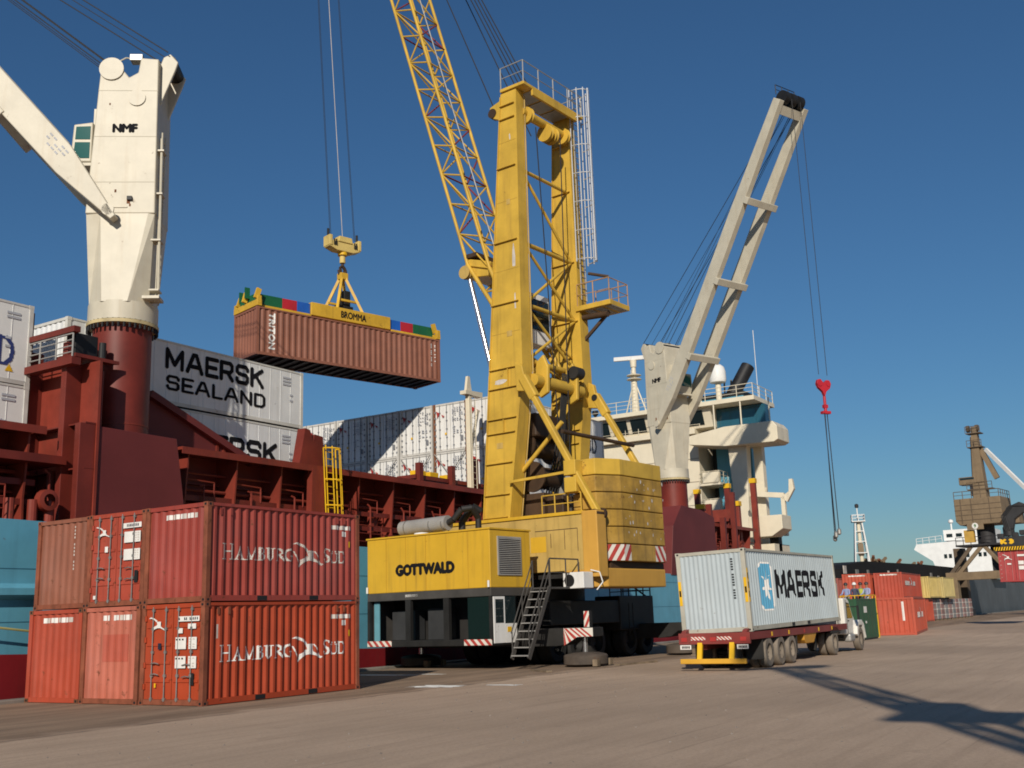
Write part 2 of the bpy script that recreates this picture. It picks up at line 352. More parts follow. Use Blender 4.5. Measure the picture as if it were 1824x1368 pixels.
struct(G().add([(-600,8.1,-2.4),(3000,8.1,-2.4),(3000,3000,-2.4),(-600,3000,-2.4)],[(0,1,2,3)]).build('water', wm))
# worn road paint across the apron
def blob_sheet(name, cx, cy, lx, ly, mat, seed, z=0.004, n=26):
    rr = random.Random(seed); g = G(); vs = [(cx,cy,z)]
    for i in range(n):
        t = 2*math.pi*i/n; k_ = 1+rr.uniform(-.38,.25); c_, s_ = math.cos(t), math.sin(t)
        vs.append((cx+lx*k_*math.copysign(abs(c_)**.6,c_), cy+ly*k_*math.copysign(abs(s_)**.6,s_), z))
    g.add(vs, [(0,1+i,1+(i+1)%n) for i in range(n)])
    return struct(g.build(name, mat))
rp = paint('worn_road_paint', (0.88,0.85,0.78,1), 0.8, var=0.2, scale=4)
for i,(cx,cy,lx,ly) in enumerate(((7.3,-1.95,.52,.85),(7.95,-3.95,.24,.55),(12.6,4.5,.26,1.45),(13.1,2.6,.16,.6),(-6.2,2.1,.22,.5))):
    blob_sheet('road_paint', cx, cy, lx, ly, rp, i+3)

# ------------------------------------------------------------------ containers
PITCH, DEPTH = 0.278, 0.05
def prof(s, pitch=PITCH):
    t = (s % pitch)/pitch
    if t < .25: return 0.0
    if t < .5: return (t-.25)/.25
    if t < .75: return 1.0
    return 1-(t-.75)/.25
def corr_points(a, b, pitch):
    out = [a]; n = int((b-a)/pitch)+2
    for i in range(n):
        for q in (0,.25,.5,.75):
            s = (int(a/pitch)+i+q)*pitch
            if a+1e-4 < s < b-1e-4: out.append(s)
    out.append(b); return out
def corr_wall(a, b, z0, z1, fn, pitch, depth):
    """fn(s, inset, z) -> xyz"""
    g = G(); S = corr_points(a,b,pitch)
    for i in range(len(S)-1):
        s, t = S[i], S[i+1]; d0, d1 = prof(s,pitch)*depth, prof(t-1e-6,pitch)*depth
        g.add([fn(s,d0,z0),fn(t,d1,z0),fn(t,d1,z1),fn(s,d0,z1)],[(0,1,2,3)])
    return g
WD, HT = 2.438, 2.591
IN = 0.03
def side_y(x, depth=DEPTH): return IN+prof(x)*depth-0.006
def end_x(y, depth=0.035, pitch=0.30): return IN+prof(y,pitch)*depth-0.006
def container(name, label, cat, L, mat, loc, rot=(0,0,0), H=HT, W=WD, front='plain', group=None, frame=None, detail=2, post=None, flat=False, pitch=None, bar=None, epitch=.30, edepth=.035):
    t = thing(name, label, cat, loc, rot, group); fm = frame or mat; pm = post or fm; bar = bar or steel
    p = pitch or PITCH; c = 0.15
    # frame
    for x in (0, L-c):
        for y in (0, W-c): G().box(x,x+c,y,y+c,0.11,H-0.11).build('corner_post', pm, t, bevel=0.012 if detail > 1 else 0)
    for x in (0, L-.178):
        for y in (0, W-.162):
            for z in (0, H-.118):
                o = G().box(x-.004,x+.182,y-.004,y+.166,z,z+.118).build('corner_casting', pm if pm != mat else rustm if detail > 1 else pm, t)
                if detail > 1 and (x < .1 or y < .1):  # black blocks on the casting faces stand in for the shade inside the holes
                    if x < .1: G().box(x-.006,x,y+.045,y+.12,z+.03,z+.09).build('aperture_shade', dark, o)
                    if y < .1: G().box(x+.055,x+.125,y-.006,y,z+.03,z+.09).build('aperture_shade', dark, o)
    for y in (0.01, W-.07):
        G().box(.178,L-.178,y,y+.06,H-.09,H-.012).build('top_side_rail', fm, t)
        G().box(.178,L-.178,y,y+.06,0.02,.165).build('bottom_side_rail', fm, t)
    for x in (0.01, L-.09):
        G().box(x,x+.08,.162,W-.162,H-.12,H-.01).build('top_end_rail', fm, t)
        G().box(x,x+.08,.162,W-.162,0.015,.15).build('bottom_end_rail', pm if detail > 1 else fm, t)
    if detail > 1:
        for x in (L/2-1.2, L/2+.84): G().box(x,x+.36,.004,.012,.03,.15).build('pocket_shade', dark, t)  # black blocks on the rail stand in for the shade inside the fork pockets
    # walls
    if flat:
        g = G()
        g.box(.15,L-.15,IN,IN+.02,.165,H-.09); sw = g.build('side_wall', mat, t)
        n = max(4,int((L-.4)/.61))
        for i in range(1,n): x = .15+(L-.3)*i/n; G().box(x-.012,x+.012,IN-.012,IN,.17,H-.1).build('seam', mat, sw)
        G().box(.15,L-.15,W-IN-.02,W-IN,.165,H-.09).build('side_wall', mat, t)
    else:
        corr_wall(.15,L-.15,.165,H-.09, lambda s,d,z:(s,IN+d,z), p, DEPTH).build('side_wall', mat, t)
        corr_wall(.15,L-.15,.165,H-.09, lambda s,d,z:(s,W-IN-d,z), p, DEPTH).build('side_wall', mat, t)
    G().box(.05,L-.05,.05,W-.05,H-.05,H-.025).build('roof', mat, t); G().box(.05,L-.05,.05,W-.05,.10,.14).build('floor', dark, t)
    corr_wall(.15,W-.15,.15,H-.12, lambda s,d,z:(L-IN-d,s,z), .30, .035).build('end_wall', mat, t)
    if front == 'plain':
        corr_wall(.15,W-.15,.15,H-.12, lambda s,d,z:(IN+d,s,z), epitch, edepth).build('end_wall', mat, t)
    elif front == 'smooth':
        G().box(IN,IN+.03,.15,W-.15,.15,H-.12).build('end_wall', mat, t)
    else:
        mid = W/2
        for k_, (y0,y1) in enumerate(((.155,mid-.012),(mid+.012,W-.155))):
            d = G().box(.045,.075,y0,y1,.155,H-.125).build('door', mat, t)
            if detail > 1:
                for z in [(.155+(H-.28)*q) for q in (.2,.4,.6,.8)]: G().prism([(.045,z-.05),(.022,z-.03),(.022,z+.03),(.045,z+.05)],'y',y0+.06,y1-.06).build('door_rib', mat, d)
                for z in (.4,.95,1.6,2.15): G().box(.0,.05,(y0-.03 if k_==0 else y1-.05),(y0+.05 if k_==0 else y1+.03),z,z+.14).build('hinge', mat, d)
            for q in (.3,.78) if k_ == 0 else (.22,.7):
                y = y0+(y1-y0)*q
                lb = G().tube((.0,y,.1),(.0,y,H-.07),.017 if detail > 1 else .022,8).build('locking_bar', bar, d)
                if detail > 1:
                    for z in (.16,.75,1.35,1.95,H-.16): G().box(-.012,.03,y-.045,y+.045,z-.035,z+.035).build('bar_bracket', bar, lb)
                    for z in ((.72,1.02) if k_ == 0 else (.78,1.06)):
                        if q in (.3,.22) or True:
                            if q in (.3,.7): G().pipe([(-.03,y,z),(-.04,y+(.16 if k_==0 else -.16),z+.02),(-.03,y+(.30 if k_==0 else -.30),z-.01)],.016,6).build('door_handle', bar, lb)
                elif H > 2.8:
                    for z in (.35,.85,1.35,1.85,2.35): G().box(-.02,.03,y-.05,y+.05,z-.03,z+.03).build('bar_bracket', bar, lb)
        if detail <= 1:
            g = G()
            for z in (.3,.6,.95,1.3,1.65,2.0,2.35): g.box(-.01,.05,.1,.2,z,z+.1); g.box(-.01,.05,W-.2,W-.1,z,z+.1)
            g.build('hinge_row', bar, t)
    return t
def plate(t, name, mat, y0, y1, z0, z1, x=-.008): return G().box(x,x+.006,min(y0,y1),max(y0,y1),z0,z1).build(name, mat, t)
def specks(t, y0, y1, z0, z1, rows, cols, mat, x, seed, wmin=.5):
    """small unreadable printing: rows of short dashes facing the end of a container"""
    rr = random.Random(seed); g = G(); hh = (z1-z0)/rows; ww = (y1-y0)/cols
    for i in range(rows):
        for j in range(cols):
            if rr.random() < .78: g.add([(x,y1-ww*j,z0+hh*(i+.25)),(x,y1-ww*(j+rr.uniform(wmin,.85)),z0+hh*(i+.25)),(x,y1-ww*(j+wmin),z0+hh*(i+.8)),(x,y1-ww*j,z0+hh*(i+.8))],[(0,1,2,3)])
    return g.build('printing', mat, t)
def strip_on_side(t, x0, x1, z0, z1, mat, depth=DEPTH, name='number_strip', n=40):
    g = G(); S = corr_points(x0,x1,PITCH)
    for s, e in zip(S[:-1],S[1:]): g.add([(s,side_y(s)+.0,z0),(e,side_y(e-1e-6),z0),(e,side_y(e-1e-6),z1),(s,side_y(s),z1)],[(0,1,2,3)])
    return g.build(name, mat, t)
def strip_on_end(t, y0, y1, z0, z1, mat, name='number_strip'):
    g = G(); S = corr_points(y0,y1,.30)
    for s, e in zip(S[:-1],S[1:]): g.add([(end_x(s),s,z0),(end_x(e-1e-6),e,z0),(end_x(e-1e-6),e,z1),(end_x(s),s,z1)],[(0,1,2,3)])
    return g.build(name, mat, t)
def broken_strip_end(t, y0, y1, z0, z1, n, gap=None):
    for i in range(n):
        if gap is not None and i == gap: continue
        a = y0+(y1-y0)*i/n; strip_on_end(t, a+.012, a+(y1-y0)/n-.012, z0+random.uniform(-.005,.005), z1, whitew if i%3 == 0 else white)
flagbird = [[(0.000,0.913),(0.083,0.990),(0.237,0.964),(0.479,0.769),(0.500,0.677),(0.696,0.677),(0.696,0.482),(0.500,0.472),(0.471,0.646),(0.250,0.851),(0.083,0.913)],[(0.196,0.000),(0.250,0.308),(0.479,0.477),(0.696,0.492),(0.713,0.379),(0.796,0.287),(1.000,0.164),(0.958,0.103),(0.696,0.267),(0.521,0.282),(0.312,0.195)],[(0.004,0.641),(0.037,0.641),(0.221,0.026),(0.188,0.026)],[(0.704,0.667),(0.738,0.667),(0.963,0.164),(0.929,0.164)]]
def hamburg(t, zb, mat, wear=0.0):
    def fn(x0,z0): return lambda s,q: (x0+s, side_y(x0+s)-.004, z0+q)
    stroke_text('HAMBURG', SF, .355, fn(.56,zb), mat, t, .012, 2.70, wear=wear, first=1.2)
    lay(raster_polys(flagbird,1.22,.72,.012), 1.22,.72, fn(3.24,zb-.16), 'emblem', mat, t, wear)
    stroke_text('SuD', SF, .355, fn(4.47,zb+.0), mat, t, .012, 1.02, wear=wear, first=1.2)
def bird_on_door(t, y1, z0, wd, ht, mat, x=-.006): return lay(raster_polys(flagbird[:2],wd,ht,.014), wd, ht, lambda s,q:(x,y1-s,z0+q), 'emblem', mat, t)

def cpaint(name, rgb, **kw):
    d = dict(rough=.48, var=.10, streak=.35, rust=.22, fade=.35); d.update(kw); return paint(name, rgb+(1,), **d)
c_low = cpaint('container_orange_red', (0.37,0.052,0.017), fade=.08, streak=.2)
c_up = cpaint('container_dull_red', (0.295,0.046,0.032), fade=.22, streak=.55, streak_col=(0.10,0.03,0.03,1))
c_door = cpaint('container_door_red', (0.36,0.06,0.03), fade=.25)
c_door2 = cpaint('container_worn_door_red', (0.36,0.058,0.032), fade=.15, rust=.35)
c_salmon = cpaint('container_salmon', (0.45,0.125,0.078), fade=.35, rust=.34, streak=.5)
c_red3 = cpaint('container_plain_red', (0.38,0.062,0.031), fade=.15)
c_brown = cpaint('container_brown', (0.26,0.090,0.052), fade=.3, streak=.5)
postr = paint('rusty_frame', (0.22,0.066,0.034,1), .75, var=.3, rust=.55, scale=1.6)
SG = 'containers stacked beside the ship'
A = container('shipping_container','orange-red 20-foot container with white lettering, door end left, bottom of the near column','container',6.058,c_low,(0,0,0),front='door',group=SG,frame=c_low,post=postr)
D = container('shipping_container','dull red 20-foot container with white lettering, top of the near column','container',6.058,c_up,(0.02,0.01,2.597),front='plain',group=SG,frame=c_up,post=postr)
B = container('shipping_container','salmon container end with a darker square patch, bottom middle of the stack','container',6.058,c_salmon,(0.0,2.52,0),group=SG,post=postr)
E_ = container('shipping_container','red container with door bars and bird emblem, top middle of the stack','container',6.058,c_door2,(0.05,2.50,2.597),front='door',group=SG,post=postr)
C_ = container('shipping_container','plain orange-red container end, bottom of the column nearest the ship','container',6.058,c_red3,(0.04,5.05,0),group=SG,post=c_red3)
F = container('shipping_container','brown container end with small vertical white print, top column nearest the ship','container',6.058,c_brown,(0.10,4.98,2.597),group=SG,post=postr)
hamburg(A, 1.06, white, .02); hamburg(D, 1.10, whitew, .10)
lay(np.ones((2,2),bool),.13,.36,lambda s,q:(.46+s,side_y(.5)-.01,1.66+q),'scrape',whitew,A)
for t_, z_ in ((A,2.08),(D,2.10)):
    for i in range(5): strip_on_side(t_, 4.86+i*.18, 4.86+i*.18+.15, z_, z_+.12, white if i%2 else whitew)
    strip_on_side(t_, 5.28, 5.50, z_-.2, z_-.05, white)
    strip_on_side(t_, 5.58, 5.68, z_-.52, z_-.34, yel, name='warning_label')
    for x in (.45,.82,5.05,5.36): G().box(x,x+.07,.006,.028,HT-.32,HT-.14).build('lashing_plate', postr if t_ is A else c_up, t_)
for z0 in (1.42,.94):
    plate(A,'placard',white,.66,1.06,z0,z0+.3); plate(A,'placard',white,.26,.56,z0,z0+.3); specks(A,.28,.54,z0+.02,z0+.28,4,2,whitew,-.010,3); specks(A,.7,1.04,z0+.2,z0+.28,1,3,blackp,-.010,4)
plate(A,'number_plate',white,.18,.98,2.12,2.25); specks(A,.2,.96,2.12,2.25,1,11,navy,-.010,5); plate(A,'number_plate',white,.30,.60,1.93,2.06); plate(A,'placard',white,.80,.98,1.82,1.95)
plate(A,'placard',navy,1.62,1.74,1.42,1.58); plate(A,'data_plate',dark,.34,.50,.52,.82); plate(A,'placard',yel,1.78,1.84,.45,.56)
bird_on_door(A,2.12,1.86,.66,.40,white)
for z0 in (1.72,1.24):
    plate(E_,'placard',white,.46,.86,z0,z0+.3); plate(E_,'placard',white,.08+.1,.42,z0,z0+.3); specks(E_,.2,.4,z0+.02,z0+.28,4,2,whitew,-.010,7)
plate(E_,'number_plate',white,.16,.92,2.12,2.26); specks(E_,.18,.90,2.12,2.26,1,11,navy,-.010,6); plate(E_,'placard',white,1.55,1.68,1.5,1.66); plate(E_,'data_plate',dark,.24,.38,.62,.95); plate(E_,'placard',white,2.0,2.1,.22,.32)
bird_on_door(E_,2.12,1.88,.64,.36,white)
broken_strip_end(D,.42,1.68,2.21,2.34,9)
broken_strip_end(B,.34,1.56,2.22,2.36,9,6)
broken_strip_end(C_,.46,1.80,2.22,2.36,8)
strip_on_end(B,.50,1.52,1.12,1.84,cpaint('patch_red',(0.42,0.085,0.05)),name='paint_patch')
g = G()
for i in range(13):
    if i%5 == 4: continue
    y = .70; z = 2.30-i*.10; g.add([(end_x(y)-.0,y-.03,z),(end_x(y),y+.03,z),(end_x(y),y+.03,z+.06),(end_x(y),y-.03,z+.06)],[(0,1,2,3)])
g.build('printing', whitew, F)
# ------------------------------------------------------------------ the container ship alongside
def teal_mat():
    return paint('hull_blue', (0.115,0.345,0.465,1), .42, var=.10, streak=.25, streak_col=(0.05,0.12,0.15,1), rust=.05, scale=.5)
hullm = teal_mat()
boot = paint('boot_top_red', (0.20,0.012,0.016,1), .5, var=.15, streak=.3, scale=.6)
sred = paint('ship_red_oxide', (0.155,0.023,0.015,1), .5, var=.2, streak=.25, scale=.7)
sredw = paint('ship_red_worn', (0.205,0.033,0.020,1), .5, var=.2, rust=.2, streak=.35, scale=.8)
maroon = paint('ship_maroon', (0.135,0.025,0.024,1), .55, var=.1, scale=.6)
cream = paint('crane_cream', (0.535,0.49,0.385,1), .45, bump=.15, var=.08, streak=.28, streak_col=(0.35,0.24,0.12,1), rust=.04)
creamw = paint('house_cream', (0.68,0.61,0.465,1), .45, var=.05, streak=.12, streak_col=(0.4,0.3,0.16,1))
rwhite = paint('reefer_white', (0.72,0.71,0.68,1), .45, var=.05, streak=.3, streak_col=(0.33,0.30,0.26,1), rust=.04)
reefer_edge = paint('reefer_frame', (0.55,0.53,0.49,1), .6, var=.15, rust=.45)
greyw = paint('container_offwhite', (0.70,0.71,0.70,1), .45, var=.06, streak=.35, streak_col=(0.34,0.32,0.28,1), rust=.06)
bargrey = paint('dark_bar', (0.20,0.205,0.22,1), .6, var=.2)
ship = thing('container_ship','blue and red container ship moored along the quay behind the cranes','ship',(0,0,0))
def top(u): return np.interp(u,[-60,0,17,50,110],[5.5,5.4,5.14,4.45,4.2])
def bt(u): return np.interp(u,[-60,0,17,45,110],[1.4,1.36,.84,.42,.3])
us = [-60,-30,0,17,33,50,70,80,88]
g = G(); g2 = G(); V0 = 8.8
for a, c in zip(us[:-1],us[1:]):
    g.add([(a,V0,bt(a)),(c,V0,bt(c)),(c,V0,top(c)),(a,V0,top(a)),(a,36,bt(a)),(c,36,bt(c)),(c,36,top(c)),(a,36,top(a))],[(0,1,2,3),(7,6,5,4)])
    g2.add([(a,V0,-4),(c,V0,-4),(c,V0,bt(c)),(a,V0,bt(a)),(a,36,-4),(c,36,-4),(c,36,bt(c)),(a,36,bt(a))],[(0,1,2,3),(7,6,5,4)])
for gx, f0 in ((g,bt),(g2,lambda u:-4)):
    f1 = top if gx is g else bt
    gx.add([(-60,V0,f0(-60)),(-60,36,f0(-60)),(-60,36,f1(-60)),(-60,V0,f1(-60))],[(0,1,2,3)]); gx.add([(88,V0,f0(88)),(88,36,f0(88)),(88,36,f1(88)),(88,V0,f1(88))],[(0,1,2,3)])
hull = g.build('hull', hullm, ship); g2.build('boot_top', boot, ship)
g = G()
for a, c in zip(us[:-1],us[1:]): g.add([(a,V0,top(a)-.02),(c,V0,top(c)-.02),(c,36,top(c)-.02),(a,36,top(a)-.02)],[(0,1,2,3)])
g.build('main_deck', maroon, ship)
G().prism([(8.8,3.45),(8.52,3.30),(8.52,3.10),(8.8,2.95)],'x',-60,12).build('rubbing_strake', hullm, hull)
for u in (15.8,24,31,38,45,52): G().box(u-.01,u+.01,8.792,8.8,bt(u)+.02,top(u)-.02).build('plate_seam', paint('seam',(0.045,0.16,0.24,1),.5), hull)
for z in (3.9,2.3): G().box(-60,88,8.791,8.8,z-.012,z+.012).build('plate_seam', MATS['seam'], hull)
# hatch coaming with its stays, pipes and top flange
CB, CT = 5.0, 8.5
ends = [(-14,1.6),(7.2,47.5),(57,68)]
for a, c in ends: 
    co = G().box(a,c,10.9,10.98,CB,CT-.05).build('hatch_coaming', sred, ship)
    G().box(a,c,9.55,11.0,CT-.05,CT+.06).build('coaming_flange', sredw, co)
    G().box(a,c,9.52,9.55,CT-.20,CT+.06).build('coaming_lip', sredw, co)
    for z, r_ in ((7.75,.05),(7.1,.07),(6.45,.05),(5.95,.06)): G().tube((a,10.45-.05*(z>7),z),(c,10.45-.05*(z>7),z),r_,8).build('deck_pipe', sredw, ship)
    for z in (7.4,6.75,6.1): G().box(a,c,10.7,10.9,z-.02,z+.02).build('stiffener', sred, co)
    for z in (6.75,6.1): G().box(a,c,10.0,10.03,z-.10,z+.10).build('grating_edge', sred, co)
    u = a+(.45 if a < 0 else .5)
    while u < c:
        G().prism([(10.9,CB),(9.85,CB),(9.92,6.2),(9.75,8.3),(9.6,8.45),(10.9,8.45)],'x',u-.035,u+.035).build('coaming_stay', sredw, ship)
        rr = random.Random(int(u*10))
        g = G().pipe([(u+.9,9.9,5.1),(u+.9,9.9,7.0+rr.uniform(-.2,.4)),(u+.75,9.95,7.2)],.04,6); g.tube((u+.2,10.0,7.45),(u+1.5,10.0,7.4),.03,6).tube((u+1.5,10.0,7.4),(u+1.5,10.0,6.8),.03,6); g.build('vent_pipe', sredw, ship)
        G().box(u+1.2,u+1.75,10.2,10.5,6.2+rr.uniform(-.3,.5),6.6+rr.uniform(-.1,.7)).build('junction_box', sredw, ship)
        u += 2.45
# deck edge rail
G().rail([(-14,9.1,5.38),(0,9.1,5.38)],1.1,.025,1.5,2).build('deck_rail', sredw, ship); G().rail([(15,9.05,5.1),(48,9.05,4.5)],1.05,.022,1.6,2).build('deck_rail', sredw, ship)
# big post, access hatch arch and yellow caged ladder on the coaming
G().prism([(13.6,8.5),(15.2,8.5),(15.05,9.9),(14.55,9.95),(14.45,9.6),(14.25,10.1),(13.95,10.15)],'y',9.75,10.2).build('lashing_post', sred, ship)
G().prism([(14.05,CB),(14.95,CB),(14.85,8.4),(14.15,8.4)],'y',9.5,9.8).build('lashing_post', sredw, ship)
cg = G().ladder((15.35,9.45,5.6),(15.10,9.45,9.5),(1,0,0),.42,.03,.3)
lad = cg.build('ladder', yel, ship)
g = G()
for z, dx in ((9.35,0),(8.0,.1),(6.9,.18),(5.95,.22)):
    pts = [(15.1+dx+.38*math.cos(t), 9.42-.55*abs(math.sin(t)), z-.05*math.sin(t)) for t in [math.pi*i/8 for i in range(9)]]; g.pipe(pts,.03,6)
for t in (.25,.5,.75): g.tube((15.1+.38*math.cos(math.pi*t),9.42-.55*math.sin(math.pi*t),9.3),(15.32+.38*math.cos(math.pi*t),9.42-.55*math.sin(math.pi*t),5.95),.02,6)
for s_ in (-1,1): g.tube((15.1+.38*s_,9.42,9.35),(15.32+.38*s_,9.42,5.95),.03,6)
g.build('safety_cage', yel, lad)
# structure that carries the near deck crane, with the lashing bridge beside it
def plated(name, P, v0, v1, mat): return G().prism(P,'y',v0,v1).build(name, mat, ship, bevel=.02)
plated('crane_foundation', [(2.95,5.0),(6.75,5.0),(6.65,6.4),(6.25,8.62),(2.95,8.66)], 8.72, 10.6, maroon)
G().box(2.85,2.95,8.65,12.2,5.2,10.9).build('foundation_bulkhead', sredw, ship)
for z in (8.7,7.2): G().box(2.45,2.95,8.7,12.0,z,z+.05).build('foundation_shelf', sred, ship)
for v in (8.85,9.75,11.95): G().box(2.25,2.85,v-.14,v+.14,4.9,11.6 if v > 9.5 else 8.7).build('bridge_post', sred, ship, bevel=.02)
G().box(2.0,2.35,11.75,12.05,5.2,13.0).build('bridge_post', rustm, ship); G().box(2.02,2.34,12.0,12.3,12.6,13.2).build('walkway_bracket', yel, ship)
pf = G().prism([(2.2,9.1),(3.95,9.1),(3.3,9.9),(2.2,10.2)],'z',11.0,11.12).build('platform', sred, ship)
G().box(2.45,3.35,9.5,10.0,11.2,11.95).build('switch_cabinet', dark, ship, bevel=.03); G().tube((3.5,9.45,11.1),(3.5,9.45,11.75),.12,12).build('floodlight', dark, ship)
G().box(2.1,2.35,9.1,12.0,11.85,12.05).build('bridge_beam', sred, ship); G().rail([(2.15,9.2,10.95),(2.15,11.9,10.95)],.85,.03,.8,3).build('bridge_rail', galv, ship); G().box(2.0,2.35,9.0,12.0,10.7,10.95).build('bridge_beam', sred, ship)
G().tube((3.15,8.9,6.3),(3.15,8.9,10.6),.04,8).build('vent_pipe', sredw, ship)
G().bar((6.5,10.75,10.6),(11.8,10.75,8.5),.5,.26).build('sloping_brace', maroon, ship)
G().prism([(6.3,8.5),(11.6,8.5),(11.2,8.72),(6.7,10.5),(6.3,10.6)],'y',10.76,10.86).build('brace_web', maroon, ship)
for u in (9.9,10.25): G().box(u,u+.12,10.70,10.76,8.75,9.2).build('web_stiffener', sredw, ship)
# mooring winch and fairleads on the low deck at the left
G().tube((-1.4,9.6,5.9),(-1.4,10.8,5.9),.42,16).build('winch_drum', sredw, ship, smooth=True)
for x in (.3,1.1,1.7): G().tube((x,9.3,5.38),(x,9.3,6.1),.16,12).build('bollard', sredw, ship)
G().lathe([(.2,0),(.34,.03),(.36,.3),(.2,.36)],(1.5,9.0,6.1),'y',14).build('fairlead', sredw, ship, smooth=True)
for x in (-6,-3.4,-.8): G().box(x,x+.2,9.6,9.9,5.3,7.7).build('hatch_pillar', sred, ship)
G().box(-14,2.3,9.4,11.4,7.35,7.62).build('hatch_edge', sred, ship)
# lashing bridge and yellow boxes forward of the white reefers
g = G().box(23.5,30.2,11.2,12.4,9.0,9.2); g.build('lashing_bridge_deck', sred, ship)
for u, h_ in ((23.6,.9),(26.4,1.0),(28.6,1.6)): G().box(u,u+.3,11.0,11.3,8.5,8.9+h_).build('bridge_post', sred if u < 28 else sredw, ship)
for i, (u, v) in enumerate(((19.2,11.3),(22.2,11.6),(24.3,11.7),(25.4,11.7),(27.0,11.8))): G().box(u,u+.75,v,v+.5,9.2 if u > 23 else 8.56,9.55 if u > 23 else 8.9).build('twistlock_bin', yel, ship, bevel=.03)
bx = G().prism([(28.9,8.6),(30.6,8.6),(30.6,9.7),(29.1,9.7)],'y',9.4,10.4).build('control_platform', yel, ship, bevel=.03); G().rail([(29.0,9.4,9.7),(30.6,9.4,9.7),(30.6,10.4,9.7)],.9,.022,.6,2).build('railing', yel, bx)
G().bar((28.6,9.9,8.5),(26.8,9.9,6.2),.14,.14).build('strut', sredw, ship)
# cream lashing gantry post between the reefers and the yellow crane
po = G().box(27.65,27.92,10.65,10.92,8.6,13.9).build('gantry_post', creamw, ship, bevel=.03)
G().prism([(27.3,13.9),(28.9,13.9),(28.9,14.2),(27.3,14.1)],'y',10.6,11.0).build('gantry_arm', creamw, po); G().prism([(27.5,14.15),(28.0,14.15),(27.84,14.95),(27.66,14.95)],'y',10.7,10.85).build('gantry_finial', creamw, po)
G().bar((27.8,10.8,10.4),(28.7,10.8,13.2),.12,.12).build('gantry_brace', creamw, po); G().ladder((27.8,10.5,8.6),(27.8,10.5,13.6),(1,0,0),.4,.02,.33).build('ladder', creamw, po)
# foundation of the far deck crane
plated('crane_foundation', [(48.6,4.4),(57.2,4.4),(57.0,8.8),(54.5,9.2),(51.0,9.3),(49.4,7.8)], 8.74, 11, maroon)
for u, v, h_ in ((57.6,9.2,9.9),(60.0,9.1,9.0),(62.6,9.2,11.2)): G().box(u,u+.35,v,v+.4,4.3,h_).build('bridge_post', sred, ship); 
# accommodation block with bridge and wings
SU = 75.0
acc = G().box(SU,86,17.0,34,4.0,18.4).build('accommodation', creamw, ship)
for z in (7.6,9.6,11.7,13.9,16.1): G().box(SU-.04,SU,17.0,34,z-.04,z+.04).build('deck_line', paint('deck_line',(0.42,0.36,0.27,1),.6), acc)
for v,z in ((21.7,15.3),(26,13),(24,10.6),(29,10.6),(20.0,12.9)): 
    wf = G().box(SU-.05,SU-.01,v,v+.5,z,z+.65).build('window', creamw, acc); G().box(SU-.07,SU-.045,v+.06,v+.44,z+.08,z+.57).build('pane', glass('sky_glass',(0.15,0.3,0.42,1)), wf)
G().box(SU-.6,86,17.0,34,18.4,18.9).build('bridge_apron', creamw, ship)
br = G().hexa([(SU-.3,15.2,18.9),(84,15.2,18.9),(84,34,18.9),(SU-.3,34,18.9)],[(SU-1.0,15.2,20.7),(84,15.2,20.7),(84,34,20.7),(SU-1.0,34,20.7)]).build('wheelhouse', creamw, ship)
for i in range(9):
    v = 16.0+i*2.0
    if 22.7 < v < 23.5: continue
    G().hexa([(SU-.46,v,19.15),(SU-.36,v,19.15),(SU-.36,v+1.55,19.15),(SU-.46,v+1.55,19.15)],[(SU-1.0,v,20.45),(SU-.9,v,20.45),(SU-.9,v+1.55,20.45),(SU-1.0,v+1.55,20.45)]).build('window', glass(), br)
G().rail([(SU-.5,16.5,18.9),(SU-.9,20.0,18.9)],.7,.03,1.2,1).build('railing', creamw, br); G().rail([(SU-.6,20.0,18.9),(SU-.6,30.0,18.9)],.7,.03,1.5,1).build('railing', creamw, br)
rf = G().box(SU-1.6,79,10.6,34,20.7,21.1).build('bridge_roof', creamw, ship)
G().rail([(SU-1.5,34,21.1),(SU-1.5,10.7,21.1),(78.9,10.7,21.1)],1.15,.035,1.6,2).build('railing', creamw, rf)
# wing
wg = G().prism([(8.9,16.5),(13.5,16.6),(17.0,17.1),(17.0,17.9),(13.5,18.4),(8.9,18.4),(8.5,17.9),(8.5,16.7)],'x',SU-2.2,76).build('bridge_wing', creamw, ship, bevel=.05)
for v in (9.3,12.0,14.6): G().tube((SU-1.5,v,18.4),(SU-1.5,v,20.7),.07,8).build('stanchion', creamw, wg)
G().box(SU+.6,77,10.4,15.2,18.4,20.6).build('wing_screen', glass('blue_glass',(0.02,0.085,0.125,1)), wg)
G().hexa([(SU-1.2,12.2,7.6),(SU-.2,12.2,7.6),(SU-.2,13.2,7.6),(SU-1.2,13.2,7.6)],[(SU-1.2,11.8,16.6),(SU-.2,11.8,16.6),(SU-.2,13.6,16.6),(SU-1.2,13.6,16.6)]).build('wing_support', creamw, ship, bevel=.05)
G().box(SU+.2,SU+1.0,10.9,11.7,7.6,16.6).build('wing_support', creamw, ship)
G().bar((SU-.6,12.0,12.2),(SU-.6,8.9,11.8),.35,.45).build('boat_davit', creamw, ship); G().bar((SU-.6,9.0,8.2),(SU-.6,9.0,11.9),.35,.4).build('boat_davit', creamw, ship); G().prism([(9.2,11.6),(8.4,12.1),(8.3,13.2),(8.0,13.2),(7.9,12.3),(8.6,11.2)],'x',SU-.8,SU-.4).build('davit_hook', creamw, ship)
G().tube((SU+.5,12.0,8.6),(SU+.5,11.0,12.8),.28,12).build('davit_tube', creamw, ship, smooth=True)
